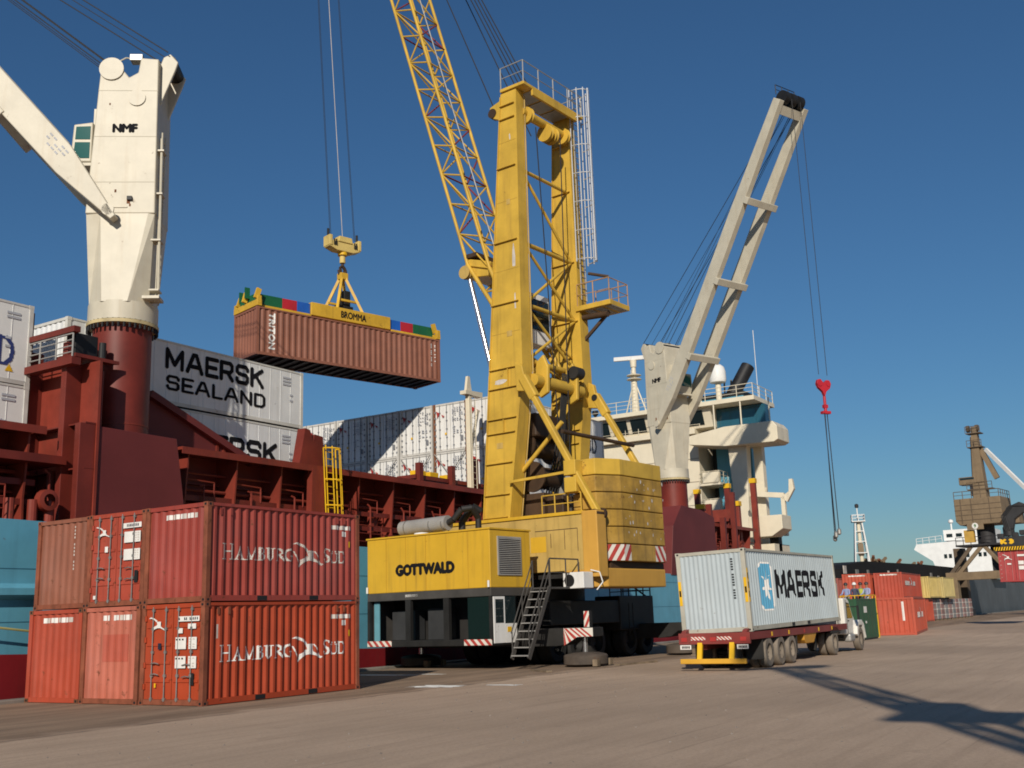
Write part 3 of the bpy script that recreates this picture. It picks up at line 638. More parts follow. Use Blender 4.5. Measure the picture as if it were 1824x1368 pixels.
# decks and balconies on the quay side of the block
for z in (7.5,11.0,13.6): 
    bl = G().box(SU-.4,77 if z < 8 else 80,14.9 if z > 8 else 10.2,17.0,z-.22,z).build('side_deck', creamw, ship); G().rail([(SU-.3,17,z),(SU-.3,15.0 if z > 8 else 10.3,z),(76.9,15.0 if z > 8 else 10.3,z)],1.1,.03,.9,2).build('railing', creamw, bl)
for z in (11.0,13.6): G().box(SU-.5,SU+.1,15.0,16.6,z,z+1.0).build('locker', creamw, ship, bevel=.05)
G().box(77.5,82,13.4,16.6,6,19).build('funnel_casing', dark, ship); G().box(77,80,12.5,16,6,18.6).build('funnel_casing', hullm, ship)
fn_ = G().box(79,83,13.6,18,21.1,22.4).build('funnel', hullm, ship); G().box(78.9,83.1,13.5,18.1,22.4,22.8).build('funnel_band', dark, fn_)
G().tube((79.6,14.9,22.6),(81.0,13.6,25.6),.68,20).build('exhaust_pipe', dark, fn_, smooth=True)
for k_ in range(3): G().pipe([(80.2,15.2+k_*.7,22.9),(80.2,15.2+k_*.7,23.9),(79.8,15.0+k_*.7,24.2)],.09,8).build('vent_pipe', steel, fn_)
# mast, radar, dome
ms = G().tube((76.5,24.0,21.1),(76.5,24.0,26.3),.42,12,.22).build('mast', creamw, ship, smooth=True)
for dy, dx in ((-1.2,.3),(1.4,.3)): G().tube((76.5+dx,24+dy,21.1),(76.5,24.0,25.0),.07,8).build('mast_stay', creamw, ms)
for z in (25.4,25.0): G().tube((76.5,24,z),(76.5,24,z+.06),.75,16).build('mast_platform', creamw, ms)
G().tube((76.5,24,26.3),(76.5,24,27.0),.3,12,.35).build('radar_motor', creamw, ms, smooth=True); G().bar((76.2,26.0,27.35),(76.8,22.2,27.15),.3,.42).build('radar_scanner', rwhite, ms, bevel=.05)
G().ladder((76.0,24,21.1),(76.25,24,26),(0,1,0),.4,.02,.35).build('ladder', creamw, ms)
dm = G().tube((78,15.7,21.1),(78,15.7,23.6),.28,12).build('dome_pedestal', creamw, ship); G().lathe([(.0,1.6),(.4,1.52),(.7,1.25),(.82,.8),(.84,0),(.78,-.25),(.0,-.3)],(78,15.7,24.0),'z',24).build('radome', rwhite, dm, smooth=True)
G().pipe([(78,18.6,21.1),(78,18.0,24.0),(78,17.4,21.1)],.09,8).build('signal_mast', creamw, ship)
for v, h_ in ((11.4,7.0),(33,3)): G().tube((77,v,21.1),(77,v,21.1+h_),.03,6).build('whip_aerial', rwhite, ship)
for v in (27.2,28.6,17.4,16.3): G().lathe([(.1,0),(.32,.3),(.3,.6),(.05,.65)],(SU-1.2,v,21.2),'z',12).build('searchlight', dark, ship)
G().box(71,75,9.0,12.5,6.2,7.4).build('stern_house', creamw, ship); G().prism([(9.0,8.0),(11.0,8.0),(11.0,9.8),(8.0,9.8),(8.0,8.6)],'x',70.5,73).build('gangway_cradle', creamw, ship, bevel=.05)
G().box(72.2,73,9.0,9.8,5.5,8.6).build('deck_winch', dark, ship)
# red portal frame and lashing posts before the accommodation block
fr = G().box(66.0,66.5,10.1,10.8,5,10.4).build('lashing_frame', sredw, ship, bevel=.03); G().box(66.0,66.5,13.2,13.9,5,10.4).build('frame_post', sredw, fr); G().box(66.0,66.5,10.8,13.2,9.2,10.2).build('frame_beam', sredw, fr); G().bar((66.25,13.2,6.2),(66.25,10.8,9.2),.3,.3).build('frame_brace', sredw, fr)
for v in (10.1,13.2): G().box(65.9,66.6,v-.05,v+.75,10.4,10.8).build('frame_cap', yel, fr)
for u, v, h_ in ((68.5,14.6,12.0),(69.5,9.8,12.6),(68.0,11.6,12.2)):
    q_ = G().box(u,u+.4,v,v+.45,5,h_).build('bridge_post', sred if v > 10 else sredw, ship); G().box(u-.05,u+.45,v-.05,v+.5,h_,h_+.4).build('post_cap', yel, q_)
G().tube((-20,8.6,4.6),(1.6,8.4,1.9),.035,6).build('mooring_line', paint('yellow_rope',(0.42,0.38,0.14,1),.8), ship)

# ------------------------------------------------------------------ containers on the ship
def reefer_end(t, logo, W=WD):
    if logo: lay(raster_polys([[(0,1),(.42,.62),(.12,0)],[(.6,.45),(1,.15),(.72,.0)]],.62,.42,.03), .62,.42, lambda s,q:(-.03,W-.25-s,2.05+q),'emblem',redp,t)
    rr = random.Random(int(t.location.y*100)); 
    specks(t,.22,1.05,1.75,2.6,8,5,bargrey if False else paint('grey_print',(0.42,0.43,0.46,1),.7),-.028,rr.randint(0,99))
    specks(t,.25,1.0,1.0,1.5,4,3,MATS['grey_print'],-.028,rr.randint(0,99)); plate(t,'data_plate',bargrey,.28,.42,.55,.85,x=-.028); plate(t,'warning_label',yel,1.45,1.58,1.0,1.12,x=-.028)
RH = 2.896; RG = 'white reefers stacked on the ship'
cols = ['outermost column, beside the yellow crane','second column from the yellow crane','third column from the yellow crane','fourth column from the yellow crane','fifth column from the yellow crane','sixth column from the yellow crane','leftmost column']
RU = 30.9
for k_ in range(7):
    v = 10.55+k_*2.53
    for tier in range(3):
        z = 14.45-RH*(3-tier)
        if tier == 0: lab = f'white reefer container on the ship, hidden bottom tier, {cols[k_]}'
        elif tier == 1: lab = f'white reefer container door end on the ship, lower tier, {cols[k_]}'
        else: lab = f'white reefer container door end on the ship, top tier, {cols[k_]}'
        if tier == 0: continue
        t = container('reefer_container', lab, 'container', 12.19, rwhite, (RU,v,z), H=RH, front='door', group=RG, frame=reefer_edge, post=rustm if k_ == 1 else None, detail=1, flat=True, bar=bargrey)
        reefer_end(t, True)
        if k_ == 0: stroke_text('HAMBURG SuD', SF, 1.0, (lambda s,q:(3.2+s,.012,.62+q)), navy, t, .04, 8.1, first=1.15)
        if tier == 1 and k_ == 5:
            lay(raster_polys([[(0,.1),(.1,.0),(.5,.4),(.9,0),(1,.1),(.62,.5),(1,.9),(.9,1),(.5,.6),(.1,1),(0,.9),(.38,.5)],[(.2,.3),(.8,.3),(.8,.45),(.2,.45)]],1.7,1.0,.05),1.7,1.0,lambda s,q:(-.035,2.1-s,.9+q),'emblem',paint('pale_blue_print',(0.12,0.26,0.42,1),.6),t)
# lashing rods crossing on the lower reefers
for k_ in (1,2,3):
    v = 10.55+k_*2.53
    for a_s, b_s in ((0.1,2.3),(2.3,0.1)): tag(G().tube((RU-.12,v+a_s,14.45-2*RH+.1),(RU-.12,v+b_s,14.45-RH-.1),.028,6).build('lashing_rod', steel), f'steel lashing rod leaning {"left" if a_s<b_s else "right"}, lower reefer, {cols[k_]}', 'lashing rod', 'lashing rods on the lower reefers')
MG = 'containers on the ship'
M1 = container('shipping_container','white container with large black two-line lettering, upper one beside the deck crane','container',12.19,greyw,(3.55,11.6,10.56),group=MG,detail=1,flat=True,frame=paint('offwhite_frame',(0.58,0.57,0.52,1),.55,var=.12,rust=.3))
M2 = container('shipping_container','white container with large black lettering, half hidden by the sloping red brace','container',12.19,greyw,(3.55,11.6,7.92),group=MG,detail=1,flat=True,frame=MATS['offwhite_frame'])
fs = lambda x0,z0: (lambda s,q:(x0+s, .012, z0+q))
stroke_text('MAERSK', SQ, .88, fs(4.43,1.44), blackp, M1, .022, 5.40)
stroke_text('SEALAND', SQ, .62, fs(4.50,.60), blackp, M1, .022, 5.45, thick=.18)
stroke_text('MAERSK', SQ, .96, fs(4.75,.82), blackp, M2, .022, 5.98)
for t, z0 in ((M1,2.15),(M2,2.15)):
    for (x_, z_) in ((10.9,z0),(10.9,z0-.15),(10.9,z0-.30),(11.35,z0-.75),(11.35,z0-1.0)): G().box(x_,x_+(.5 if z_ > z0-.5 else .18),.005,.014,z_,z_+.08).build('printing', MATS['grey_print'], t)
H1 = container('shipping_container','off-white reefer with dark serif lettering, upper left, cut by the frame','container',12.19,rwhite,(-9.98,11.6,10.30),H=RH,group=MG,detail=1,flat=True,frame=reefer_edge)
H2 = container('shipping_container','off-white reefer with dark serif lettering, lower left, cut by the frame','container',12.19,rwhite,(-9.98,11.6,7.40),H=RH,group=MG,detail=1,flat=True,frame=reefer_edge)
blueser = paint('blue_print',(0.03,0.045,0.16,1),.5)
for t in (H1,H2):
    stroke_text('HAMBURG SuD', SF, 1.0, fs(3.6,.62), blueser, t, .03, 8.05, first=1.15)
    lay(raster_polys([[(0,0),(1,0),(.5,1)]],.3,.26,.03),.3,.26,lambda s,q:(11.25+s,.012,.42+q),'warning_label',yel,t)
    for z_ in (2.45,2.3,1.55,1.25): G().box(11.2,11.2+(.5 if z_ > 2 else .2),.004,.014,z_,z_+.08).build('printing', MATS['grey_print'], t)

# ------------------------------------------------------------------ the two deck cranes
def deck_crane(label, loc, rotz, jib_deg, ped):
    """built facing local -X; z = 0 at the slewing ring"""
    t = thing('deck_crane', label, 'crane', loc, (0,0,rotz), 'deck cranes of the container ship')
    G().tube((0,0,-ped),(0,0,-.25),1.03,40).build('pedestal', sred, t, smooth=True)
    G().lathe([(1.03,-3.9),(1.045,-3.9),(1.045,-3.86),(1.03,-3.86)],(0,0,0),'z',40).build('weld_ring', sredw, t)
    rg = G().lathe([(1.0,-.28),(1.26,-.26),(1.26,-.14),(1.0,-.12)],(0,0,0),'z',40).build('slewing_ring', paint('stained_cream',(0.52,0.42,0.22,1),.55,var=.25,rust=.4), t, smooth=True)
    g = G()
    for i in range(40): a = 2*math.pi*i/40; g.tube((1.21*math.cos(a),1.21*math.sin(a),-.44),(1.21*math.cos(a),1.21*math.sin(a),-.12),.045,6)
    g.build('ring_bolt', dark, rg)
    # round collar that changes to a box over four storeys of plate
    n = 32; rings = []
    def ring(z, hx, hy, k_):   # superellipse from circle (k=1) to rectangle (k=.25)
        out = []
        for i in range(n):
            a = 2*math.pi*(i+.5)/n; c, s_ = math.cos(a), math.sin(a); out.append((hx*math.copysign(abs(c)**k_,c), hy*math.copysign(abs(s_)**k_,s_), z))
        return out
    g = G(); vs = ring(-.12,1.22,1.22,1)+ring(.55,1.22,1.22,1); g.add(vs,[(i,(i+1)%n,n+(i+1)%n,n+i) for i in range(n)]); g.build('collar', cream, t, smooth=True)
    # faceted transition: octagon to rectangle
    W2, D2 = 1.22, .98
    oct_ = [(-.45,-1.18),(.45,-1.18),(1.05,-.6),(1.05,.6),(.45,1.18),(-.45,1.18),(-1.05,.6),(-1.05,-.6)]
    up_ = [(-.7,-D2),(1.0,-D2),(W2,-D2+.05),(W2,D2-.05),(1.0,D2),(-.7,D2),(-W2,D2-.05),(-W2,-D2+.05)]
    g = G(); vs = [(x,y,.5) for x,y in oct_]+[(x,y,3.9) for x,y in up_]; g.add(vs,[(i,(i+1)%8,8+(i+1)%8,8+i) for i in range(8)]); g.build('transition', cream, t)
    # box house, narrowing to the top
    g = G(); P = [(-W2,3.88),(W2,3.88),(W2-.05,10.6),(.62,10.75),(.30,10.05),(-.05,10.0),(-.42,10.9),(-.86,9.9)]
    house = G().prism([(-1.24,3.88),(1.24,3.88),(1.16,10.05),(.50,10.1),(.42,9.5),(.10,9.3),(-.25,9.75),(-.62,10.05),(-.95,9.6),(-1.0,8.8)],'y',-1.0,1.0).build('house', cream, t, bevel=.04)
    for s_ in (-1,1):
        G().lathe([(0,.0),(.45,0),(.45,.06),(.0,.06)],(-.55,s_*1.0-(.06 if s_<0 else 0),9.62),'y',24).build('sheave_cheek', cream, t, smooth=True)
        G().lathe([(0,0),(.32,0),(.32,.05),(0,.05)],(.42,s_*1.0-(.05 if s_<0 else 0),8.45),'y',20).build('access_cover', cream, t, smooth=True)
        G().prism([(1.15,8.2),(1.7,9.75),(1.8,10.1),(1.5,10.45),(1.25,10.3),(1.15,10.0)],'y',s_*.62-.06,s_*.62+.06).build('rear_bracket', cream, t, bevel=.03)
        fn2 = (lambda s,q:(-.42+s,-1.012,7.05+q)) if s_ < 0 else (lambda s,q:(.45-s,1.012,7.05+q))
        text_on('NMF', .92, .36, fn2, blackp, t, .016, 2)
    G().tube((1.45,-.6,10.15),(1.45,.6,10.15),.28,16).build('sheave', dark, t); G().tube((-.55,-.9,9.62),(-.55,.9,9.62),.33,16).build('sheave', dark, t)
    fl = G().box(.05,.5,-.85,-.45,10.1,10.33).build('floodlight', steel, t); G().pipe([(-.35,-.8,10.05),(-.1,-.8,10.2),(.05,-.75,10.2)],.03,6).build('guard_rail', cream, fl)
    seam_ = paint('weld_seam',(0.47,0.43,0.335,1),.6,var=.1)
    for z in (5.1,6.9,8.75):
        xa = -1.24+.24*max(0,(z-3.88)/5)*.98
        for yy in (-1.006,1.0): G().box(xa+.02,1.18,yy,yy+.006,z-.012,z+.012).build('weld_seam', seam_, t)
    for x_, z_, r_ in ((-.2,4.75,.035),(.28,4.35,.06),(.34,4.2,.03),(-.55,8.2,.025),(-.9,4.2,.04)):
        for yy in (-1.008,1.002): G().box(x_-r_,x_+r_,yy,yy+.006,z_-r_*1.6,z_+r_*1.6).build('rust_mark', rustm, t)
    G().box(-.5,.25,-1.03,-1.0,4.1,4.14).build('step_bar', cream, t); G().box(.24,.42,-1.10,-1.0,4.38,4.52).build('lamp_box', dark, t)
    # ladders on the rear
    G().ladder((1.30,-.45,.6),(1.32,-.45,7.2),(0,1,0),.45,.03,.3).build('ladder', cream, t)
    G().tube((1.42,-.8,1.0),(1.34,-.8,6.9),.05,8).build('cable_pipe', cream, t)
    for z in (1.0,2.9,4.7,6.4): G().box(1.1,1.45,-.9,-.4,z-.03,z+.03).build('ladder_clip', cream, t)
    G().box(.9,1.5,-1.0,-.3,.65,.75).build('step', cream, t)
    # operator's cab between the jib beams
    cb = G().prism([(-1.2,6.0),(-1.75,6.0),(-1.95,6.5),(-1.9,7.5),(-1.2,7.6)],'y',-.75,.75).build('cab', cream, t, bevel=.05)
    gl = glass('cab_glass',(0.01,0.09,0.075,1))
    for s_ in (-1,1):
        G().prism([(-1.28,6.15),(-1.72,6.15),(-1.84,6.5),(-1.82,6.78),(-1.28,6.78)],'y',s_*.76-.01,s_*.76+.01).build('window', gl, cb); G().prism([(-1.28,6.9),(-1.82,6.9),(-1.8,7.4),(-1.28,7.42)],'y',s_*.76-.01,s_*.76+.01).build('window', gl, cb)
    G().hexa([(-1.97,-.62,6.5),(-1.9,-.62,6.5),(-1.9,.62,6.5),(-1.97,.62,6.5)],[(-1.93,-.62,7.4),(-1.86,-.62,7.4),(-1.86,.62,7.4),(-1.93,.62,7.4)]).build('window', gl, cb)
    G().box(-1.9,-1.1,-.7,.7,5.88,6.0).build('cab_floor', cream, cb); G().box(-1.3,-1.0,-.4,.4,7.6,8.3).build('air_box', cream, cb)
    # twin-beam jib
    a = R(jib_deg); ca, sa = math.cos(a), math.sin(a); LJ = 24.2; hx, hz = -.3, 3.85
    def J(s,n_): return (hx-ca*s-sa*n_, hz+sa*s-ca*n_)     # s along the jib, n towards its underside
    for s_ in (-1,1):
        y0, y1 = (1.04,1.50) if s_ > 0 else (-1.50,-1.04)
        out = [J(-.35,-.06),J(2.8,-.55),J(16,-.54),J(LJ,-.32),J(LJ,.32),J(16,.46),J(5.5,.54),J(2.3,.50),J(-.35,.16)]
        bm_ = G().prism(out,'y',y0,y1).build('jib_beam', cream, t, bevel=.03)
        G().lathe([(0,0),(.22,0),(.22,.08),(0,.08)],(hx,y0 if s_<0 else y1,hz),'y',16).build('heel_pin', cream, bm_)
        ys_ = y0-.012 if s_ < 0 else y1+.012
        g = G()
        for i in range(3):
            for j in range(5):
                if (i+j)%4: p_ = [J(2.6+j*.22,.05-i*.16),J(2.75+j*.22,.05-i*.16),J(2.75+j*.22,-.01-i*.16),J(2.6+j*.22,-.01-i*.16)]; g.add([(x,ys_,z) for x,z in p_],[(0,1,2,3)])
        g.build('printing', MATS['grey_print'], bm_)
        G().tube((J(3,-.56)[0],(y0+y1)/2,J(3,-.56)[1]),(J(16,-.56)[0],(y0+y1)/2,J(16,-.56)[1]),.03,6).build('cable_tray', galv, bm_)
    for s in (5.6,11.3,17.2):
        g = G(); g.prism([J(s-.24,.40),J(s+.24,.40),J(s+.24,.80),J(s-.24,.80)],'y',-1.54,1.54); g.build('jib_crossbeam', cream, t, bevel=.03)
    g = G().prism([J(LJ-.9,-.1),J(LJ-.3,-.1),J(LJ-.3,.3),J(LJ-.9,.3)],'y',-1.1,1.1); g.build('jib_crossbeam', cream, t)
    for y in (-.75,.0,.75): x, z = J(LJ+.2,-.15); G().tube((x,y-.22,z),(x,y+.22,z),.48,20).build('jib_sheave', dark, t, smooth=True)
    x, z = J(LJ+.3,-.7); G().rail([(x,-1.0,z),(x,1.0,z)],.7,.03,.7,1).build('guard_rail', dark, t)
    tip = J(LJ,-.1)
    for i, y in enumerate((-.85,-.7,-.55,-.15,.15,.55,.7,.85)):
        x0, z0 = (-.62,9.93) if i%3 else (1.45,10.42)
        G().tube((x0,y,z0),(tip[0],y*.9,tip[1]),.016 if i%2 else .024,5).build('luffing_rope', rope, t)
    return t, tip
dc1, tip1 = deck_crane('tall cream deck crane on red pedestal at the left, jib rising to the left', (4.85,10.2,12.9), R(-53.1), 49, 7.6)
dc2, tip2 = deck_crane('cream deck crane before the ship bridge, twin-beam jib rising to the right', (53.1,10.2,11.6), R(69.0), 56.5, 7.2)
# hoist ropes and red hook of the far crane
mw = Matrix.Translation((53.1,10.2,11.6)) @ Matrix.Rotation(R(69.0),4,'Z')
tp = mw @ Vector((tip2[0]-.45,0,tip2[1]))
for s_ in (-.45,.45): G().tube((tip2[0]-.5,s_,tip2[1]),(tip2[0]-.5,s_*.95,4.9),.02,5).build('hoist_rope', rope, dc2)
hookred = paint('hook_red', (0.42,0.018,0.03,1), .45, var=.1)
hk = thing('hook_block','red heart-shaped hook block hanging from the far deck crane','hook',(tp.x,tp.y,15.7),(0,0,R(-40))); hk.scale = (.85,.85,.85)
bl = [(0,-.75),(.16,-.35),(.5,-.1),(.62,.25),(.5,.52),(.25,.55),(0,.3),(-.25,.62),(-.5,.58),(-.6,.3),(-.5,-.05),(-.16,-.35)]
G().prism(bl,'y',-.14,.14).build('cheek', hookred, hk, bevel=.03)
for x in (-.36,.36): G().tube((x,-.18,.25),(x,.18,.25),.2,16).build('sheave', hookred, hk)
G().tube((0,0,-.7),(0,0,-1.5),.11,12).build('swivel', hookred, hk); G().box(-.18,.18,-.12,.12,-1.6,-1.35).build('swivel_block', hookred, hk)
G().box(-.36,.36,-.16,.16,-2.05,-1.85).build('hook_yoke', hookred, hk); G().tube((0,0,-1.6),(0,0,-1.9),.12,10).build('hook_shank', hookred, hk)
sl = thing('lifting_sling','dark wire slings with shackles hanging from the red hook','sling',(tp.x,tp.y,14.0))
for x, y, e in ((-.3,.0,(.35,.2,-7.6)),(.28,.0,(.75,.1,-7.4)),(.15,.1,(.6,.35,-7.8))):
    G().tube((x,y,0),e,.028,6).build('sling_leg', rope, sl)
    G().lathe([(.05,-.28),(.13,-.2),(.13,.05),(.04,.15)],e,'z',8).build('shackle', steel, sl)
# ------------------------------------------------------------------ the yellow mobile harbour crane
ylw = paint('crane_yellow', (0.56,0.352,0.047,1), .48, bump=.10, var=.13, streak=.42, streak_col=(0.16,0.09,0.03,1), rust=.08, scale=.8)
ylwh = paint('house_yellow', (0.60,0.355,0.028,1), .45, var=.06, streak=.45, streak_col=(0.20,0.12,0.03,1), rust=.05, scale=.9)
ylwp = paint('faded_yellow', (0.48,0.325,0.095,1), .55, var=.10, streak=.55, streak_col=(0.20,0.13,0.04,1), rust=.10)
ylwc = paint('counterweight_yellow', (0.42,0.245,0.040,1), .6, var=.30, streak=.75, streak_col=(0.17,0.105,0.035,1), rust=.25, fade=.25)
orange = paint('orange_yellow', (0.55,0.30,0.055,1), .5, var=.06, streak=.2)
winchb = paint('greasy_brown', (0.06,0.034,0.018,1), .6, var=.3)
plum = paint('primer_red', (0.20,0.035,0.04,1), .6, var=.15)
gfr = paint('frame_grey', (0.065,0.06,0.055,1), .6, var=.2)
chs = paint('chassis_black', (0.02,0.019,0.018,1), .6, var=.3)
hz_w = paint('hazard_white', (0.66,0.62,0.55,1), .55, var=.08); hz_r = paint('hazard_red', (0.40,0.05,0.04,1), .55, var=.12)
def hazard(name, fn, wd, ht, parent, n=5, slant=.8, flip=False):
    """white plate with red slanting bars; fn(s,t,lift)"""
    g = G(); g.add([fn(0,0,0),fn(wd,0,0),fn(wd,ht,0),fn(0,ht,0)],[(0,1,2,3)]); o = g.build(name, hz_w, parent)
    st = wd/n; k = ht*slant; r_ = G()
    def clip(P):
        out = []
        for i in range(len(P)):
            a, b = P[i], P[(i+1)%len(P)]; out_a = a[0]
            out.append(a)
        return out
    for i in range(-2, n+3):
        s0 = i*st; lo = [(s0,0),(s0+st*.5,0),(s0+st*.5+k,ht),(s0+k,ht)]
        if flip: lo = [(wd-x,y) for x,y in lo]
        P = [list(p) for p in lo]
        # Sutherland-Hodgman against s=0 and s=wd
        for lim, sign in ((0,1),(wd,-1)):
            R_ = []
            for a, b in zip(P, P[1:]+P[:1]):
                ia, ib = sign*(a[0]-lim) >= 0, sign*(b[0]-lim) >= 0
                if ia: R_.append(a)
                if ia != ib: t = (lim-a[0])/(b[0]-a[0]); R_.append([lim, a[1]+t*(b[1]-a[1])])
            P = R_
            if not P: break
        if len(P) >= 3: r_.add([fn(p[0],p[1],.004) for p in P],[tuple(range(len(P)))])
    r_.build('hazard_bar', hz_r, o); return o
SQX, SQY, SROT = 22.8, 3.3, -5.0
mc = thing('mobile_harbour_crane','yellow mobile harbour crane with lattice boom and twin tower legs on the quay','crane',(SQX,SQY,0),(0,0,R(SROT)))
def chassis(g, name, mat, smooth=False, bevel=0, parent=None):
    o = g.build(name, mat, parent or mc, smooth, bevel)
    if parent is None: o.rotation_euler = (0,0,R(-SROT))
    return o
# undercarriage (its own axes are those of the quay)
chassis(G().box(-4.2,7.0,-1.25,1.25,.95,1.7),'chassis_frame',chs,bevel=.03)
chassis(G().box(-3.6,6.2,-2.25,2.25,1.55,2.55),'chassis_body',chs,bevel=.04)
chassis(G().box(2.6,6.2,-2.3,-1.0,1.2,2.75),'engine_cover',chs,bevel=.05)
chassis(G().tube((0,0,2.5),(0,0,3.45),1.7,32),'slewing_ring',chs,smooth=True)
def wheel(name, c, r, wd, tm, rm, parent, axis='y', sgn=-1, rot=None):
    w_ = G().lathe([(r*.55,-wd/2),(r*.9,-wd/2),(r*.985,-wd*.36),(r,-wd*.2),(r,wd*.2),(r*.985,wd*.36),(r*.9,wd/2),(r*.55,wd/2)],c,axis,28).build(name, tm, parent, smooth=True)
    c2 = list(c)
    G().lathe([(0,-wd*.1),(r*.2,-wd*.16),(r*.24,-wd*.05),(r*.5,-wd*.02),(r*.57,-wd*.42),(r*.6,-wd*.42),(r*.6,wd*.42),(r*.0,wd*.3)],c,axis,20).build('rim', rm, w_, smooth=True)
    g = G(); ax_ = axis
    for i in range(8):
        a = 2*math.pi*i/8; hb_ = (c[0]+r*.36*math.cos(a), c[1], c[2]+r*.36*math.sin(a)) if ax_ == 'y' else (c[0], c[1]+r*.36*math.cos(a), c[2]+r*.36*math.sin(a))
        d_ = (0,wd*.16,0) if ax_ == 'y' else (wd*.16,0,0); g.tube([hb_[k]-d_[k] for k in range(3)],[hb_[k]+d_[k] for k in range(3)],r*.035,6)
    g.build('wheel_bolts', rm, w_)
    return w_
for x in (-2.9,-1.2,.6,3.8,5.6):
    for s_ in (-1,1):
        o = wheel('wheel',(x,s_*1.85,.78),.78,.62,tyre_dark,chs,mc,'y'); o.rotation_euler = (0,0,R(-SROT))
        o = wheel('wheel',(x,s_*1.15,.78),.78,.55,tyre_dark,chs,mc,'y'); o.rotation_euler = (0,0,R(-SROT))
for x, ys_, tg in ((-4.75,(-4.45,3.55),'near'),(4.95,(-4.35,3.55),'far')):
    bm_ = chassis(G().prism([(-5.05,1.12),(-5.05,1.46),(4.0,1.46),(4.0,.8),(-3.4,.78),(-3.9,.84),(-4.25,1.08)],'x',x-.42,x+.42),'outrigger_beam',chs,bevel=.02)
    if tg == 'near':
        def fnz(s,t,l): 
            y = -3.85-s; z0 = .80 if s < .1 else (.80+.30*min(1,(s-.1)/.45)); return (x-.426-l, y, z0+t*(1.45-z0))
        # hazard panel follows the cut-away end
        g = G(); g.add([(x-.426,-3.75,.80),(x-.426,-4.35,1.12),(x-.426,-5.04,1.13),(x-.426,-5.04,1.45),(x-.426,-3.75,1.45)],[(0,1,2,3,4)]); hp = chassis(g,'hazard_panel',hz_w)
        r_ = G()
        for i in range(6):
            y0 = -3.72-i*.23-.02; low = lambda y: .80 if y > -3.75 else (.80+(y+3.75)/(-.6)*.32 if y > -4.35 else 1.13)
            ya, yb = y0, y0-.115; P = [(x-.431,ya,low(ya)+.0),(x-.431,yb,low(yb)),(x-.431,max(-5.04,yb+.42),1.445),(x-.431,max(-5.04,min(-3.76,ya+.42)),1.445)]
            P = [(a,min(-3.755,max(-5.035,b)),c) for a,b,c in P]; r_.add(P,[(0,1,2,3)])
        r_.build('hazard_bar', hz_r, hp)
        pst = chassis(G().box(x-.30,x-.06,-4.85,-4.60,1.45,2.10),'jack_post',chs)
        hzp = hazard('hazard_panel', lambda s,t,l:(x-.305-l,-4.61-s,1.48+t), .23,.60, pst, 1, .5)
    else:
        lr = chassis(G().ladder((3.3,-2.5,1.0),(3.3,-2.5,2.4),(1,0,0),.4,.025,.3),'access_ladder',chs)
    for y in ys_:
        chassis(G().tube((x,y,.35),(x,y,1.2),.10,12),'jack_ram',chrome,smooth=True)
        pd = chassis(G().lathe([(0,.06),(.80,.06),(.86,.10),(.86,.40),(.80,.46),(.5,.52),(0,.55)],(x,y,0),'z',28),'outrigger_pad',chs if y > 0 else paint('pad_rust',(0.09,0.07,0.055,1),.75,var=.3,rust=.3),smooth=True)
        for a in (-2.2,-.9,.4): chassis(G().box(x+.92*math.cos(a)-.12,x+.92*math.cos(a)+.12,y+.92*math.sin(a)-.1,y+.92*math.sin(a)+.1,.03,.28),'pad_lug',wood)
chassis(G().rail([(3.0,-2.2,2.55),(6.1,-2.2,2.55),(6.1,0,2.55)],.9,.03,.8,1),'railing',chs)
chassis(G().bar((4.0,-2.0,3.4),(6.2,-2.1,2.6),.06,.06),'tow_bar',chs)
# slewing platform
plt_ = G().box(-3.2,3.2,-4.25,3.4,3.72,6.0).build('slewing_platform', ylwp, mc, bevel=.03)
G().box(-3.27,3.27,-4.3,3.45,6.0,6.14).build('platform_edge', ylwh, plt_, bevel=.02)
G().box(-3.0,3.0,-4.0,3.2,3.45,3.72).build('platform_underside', chs, plt_)
G().box(-3.206,-3.2,-2.35,-1.55,4.55,5.2).build('paint_patch', ylwh, plt_)
for y0, z0, z1 in ((-3.95,4.5,5.45),(-3.3,4.6,5.4),(-2.6,4.7,5.3)): G().box(-3.205,-3.2,y0-.012,y0+.012,z0,z1).build('weld_line', winchb, plt_)
G().box(-3.205,-3.2,-3.95,-1.8,5.42,5.45).build('weld_line', winchb, plt_)
G().box(-3.32,-2.62,-5.0,-4.25,3.42,6.1).build('corner_post', orange, plt_, bevel=.04)
# counterweight slabs
cwp = [(-1.5,-5.1),(1.95,-5.1),(2.72,-4.55),(2.72,-3.4),(-2.62,-3.4),(-2.62,-4.55)]
for i in range(6):
    z = 4.06+i*.715; e = .0 if i < 4 else .02
    cw = G().prism([(x*(1+e*.5-.004*i),y) for x,y in cwp],'z',z+.018,z+.70).build('counterweight_slab', ylwc if i < 5 else ylw, mc, bevel=.035)
    if i >= 4: G().box(-3.15,3.15,-3.95,-3.35,z+.03,z+.66).build('slab_wing', ylw, cw, bevel=.03)
    if i == 0:
        L1 = math.hypot(1.12,.55)
        def f_ch(s,t,l):
            if s < L1: q = s/L1; return (-2.62+1.12*q-.009-l*.5, -4.55-.55*q-.012-l, z+.03+t)
            return (-1.5+(s-L1), -5.113-l, z+.03+t)
        hazard('hazard_panel', lambda s,t,l: f_ch(s,t,l), L1, .66, cw, 3, .7); hazard('hazard_panel', lambda s,t,l:(-1.5+s,-5.113-l,z+.03+t), .55,.66, cw, 1, .7)
        hazard('hazard_panel', lambda s,t,l:(1.05+s,-5.113-l,z+.03+t), .88,.66, cw, 2, .7, True)
        Lr = math.hypot(.77,.55); hazard('hazard_panel', lambda s,t,l:(1.95+.77*s/Lr+.008+l*.6,-5.1+.55*s/Lr-.013-l,z+.03+t), Lr,.66, cw, 2, .7, True)
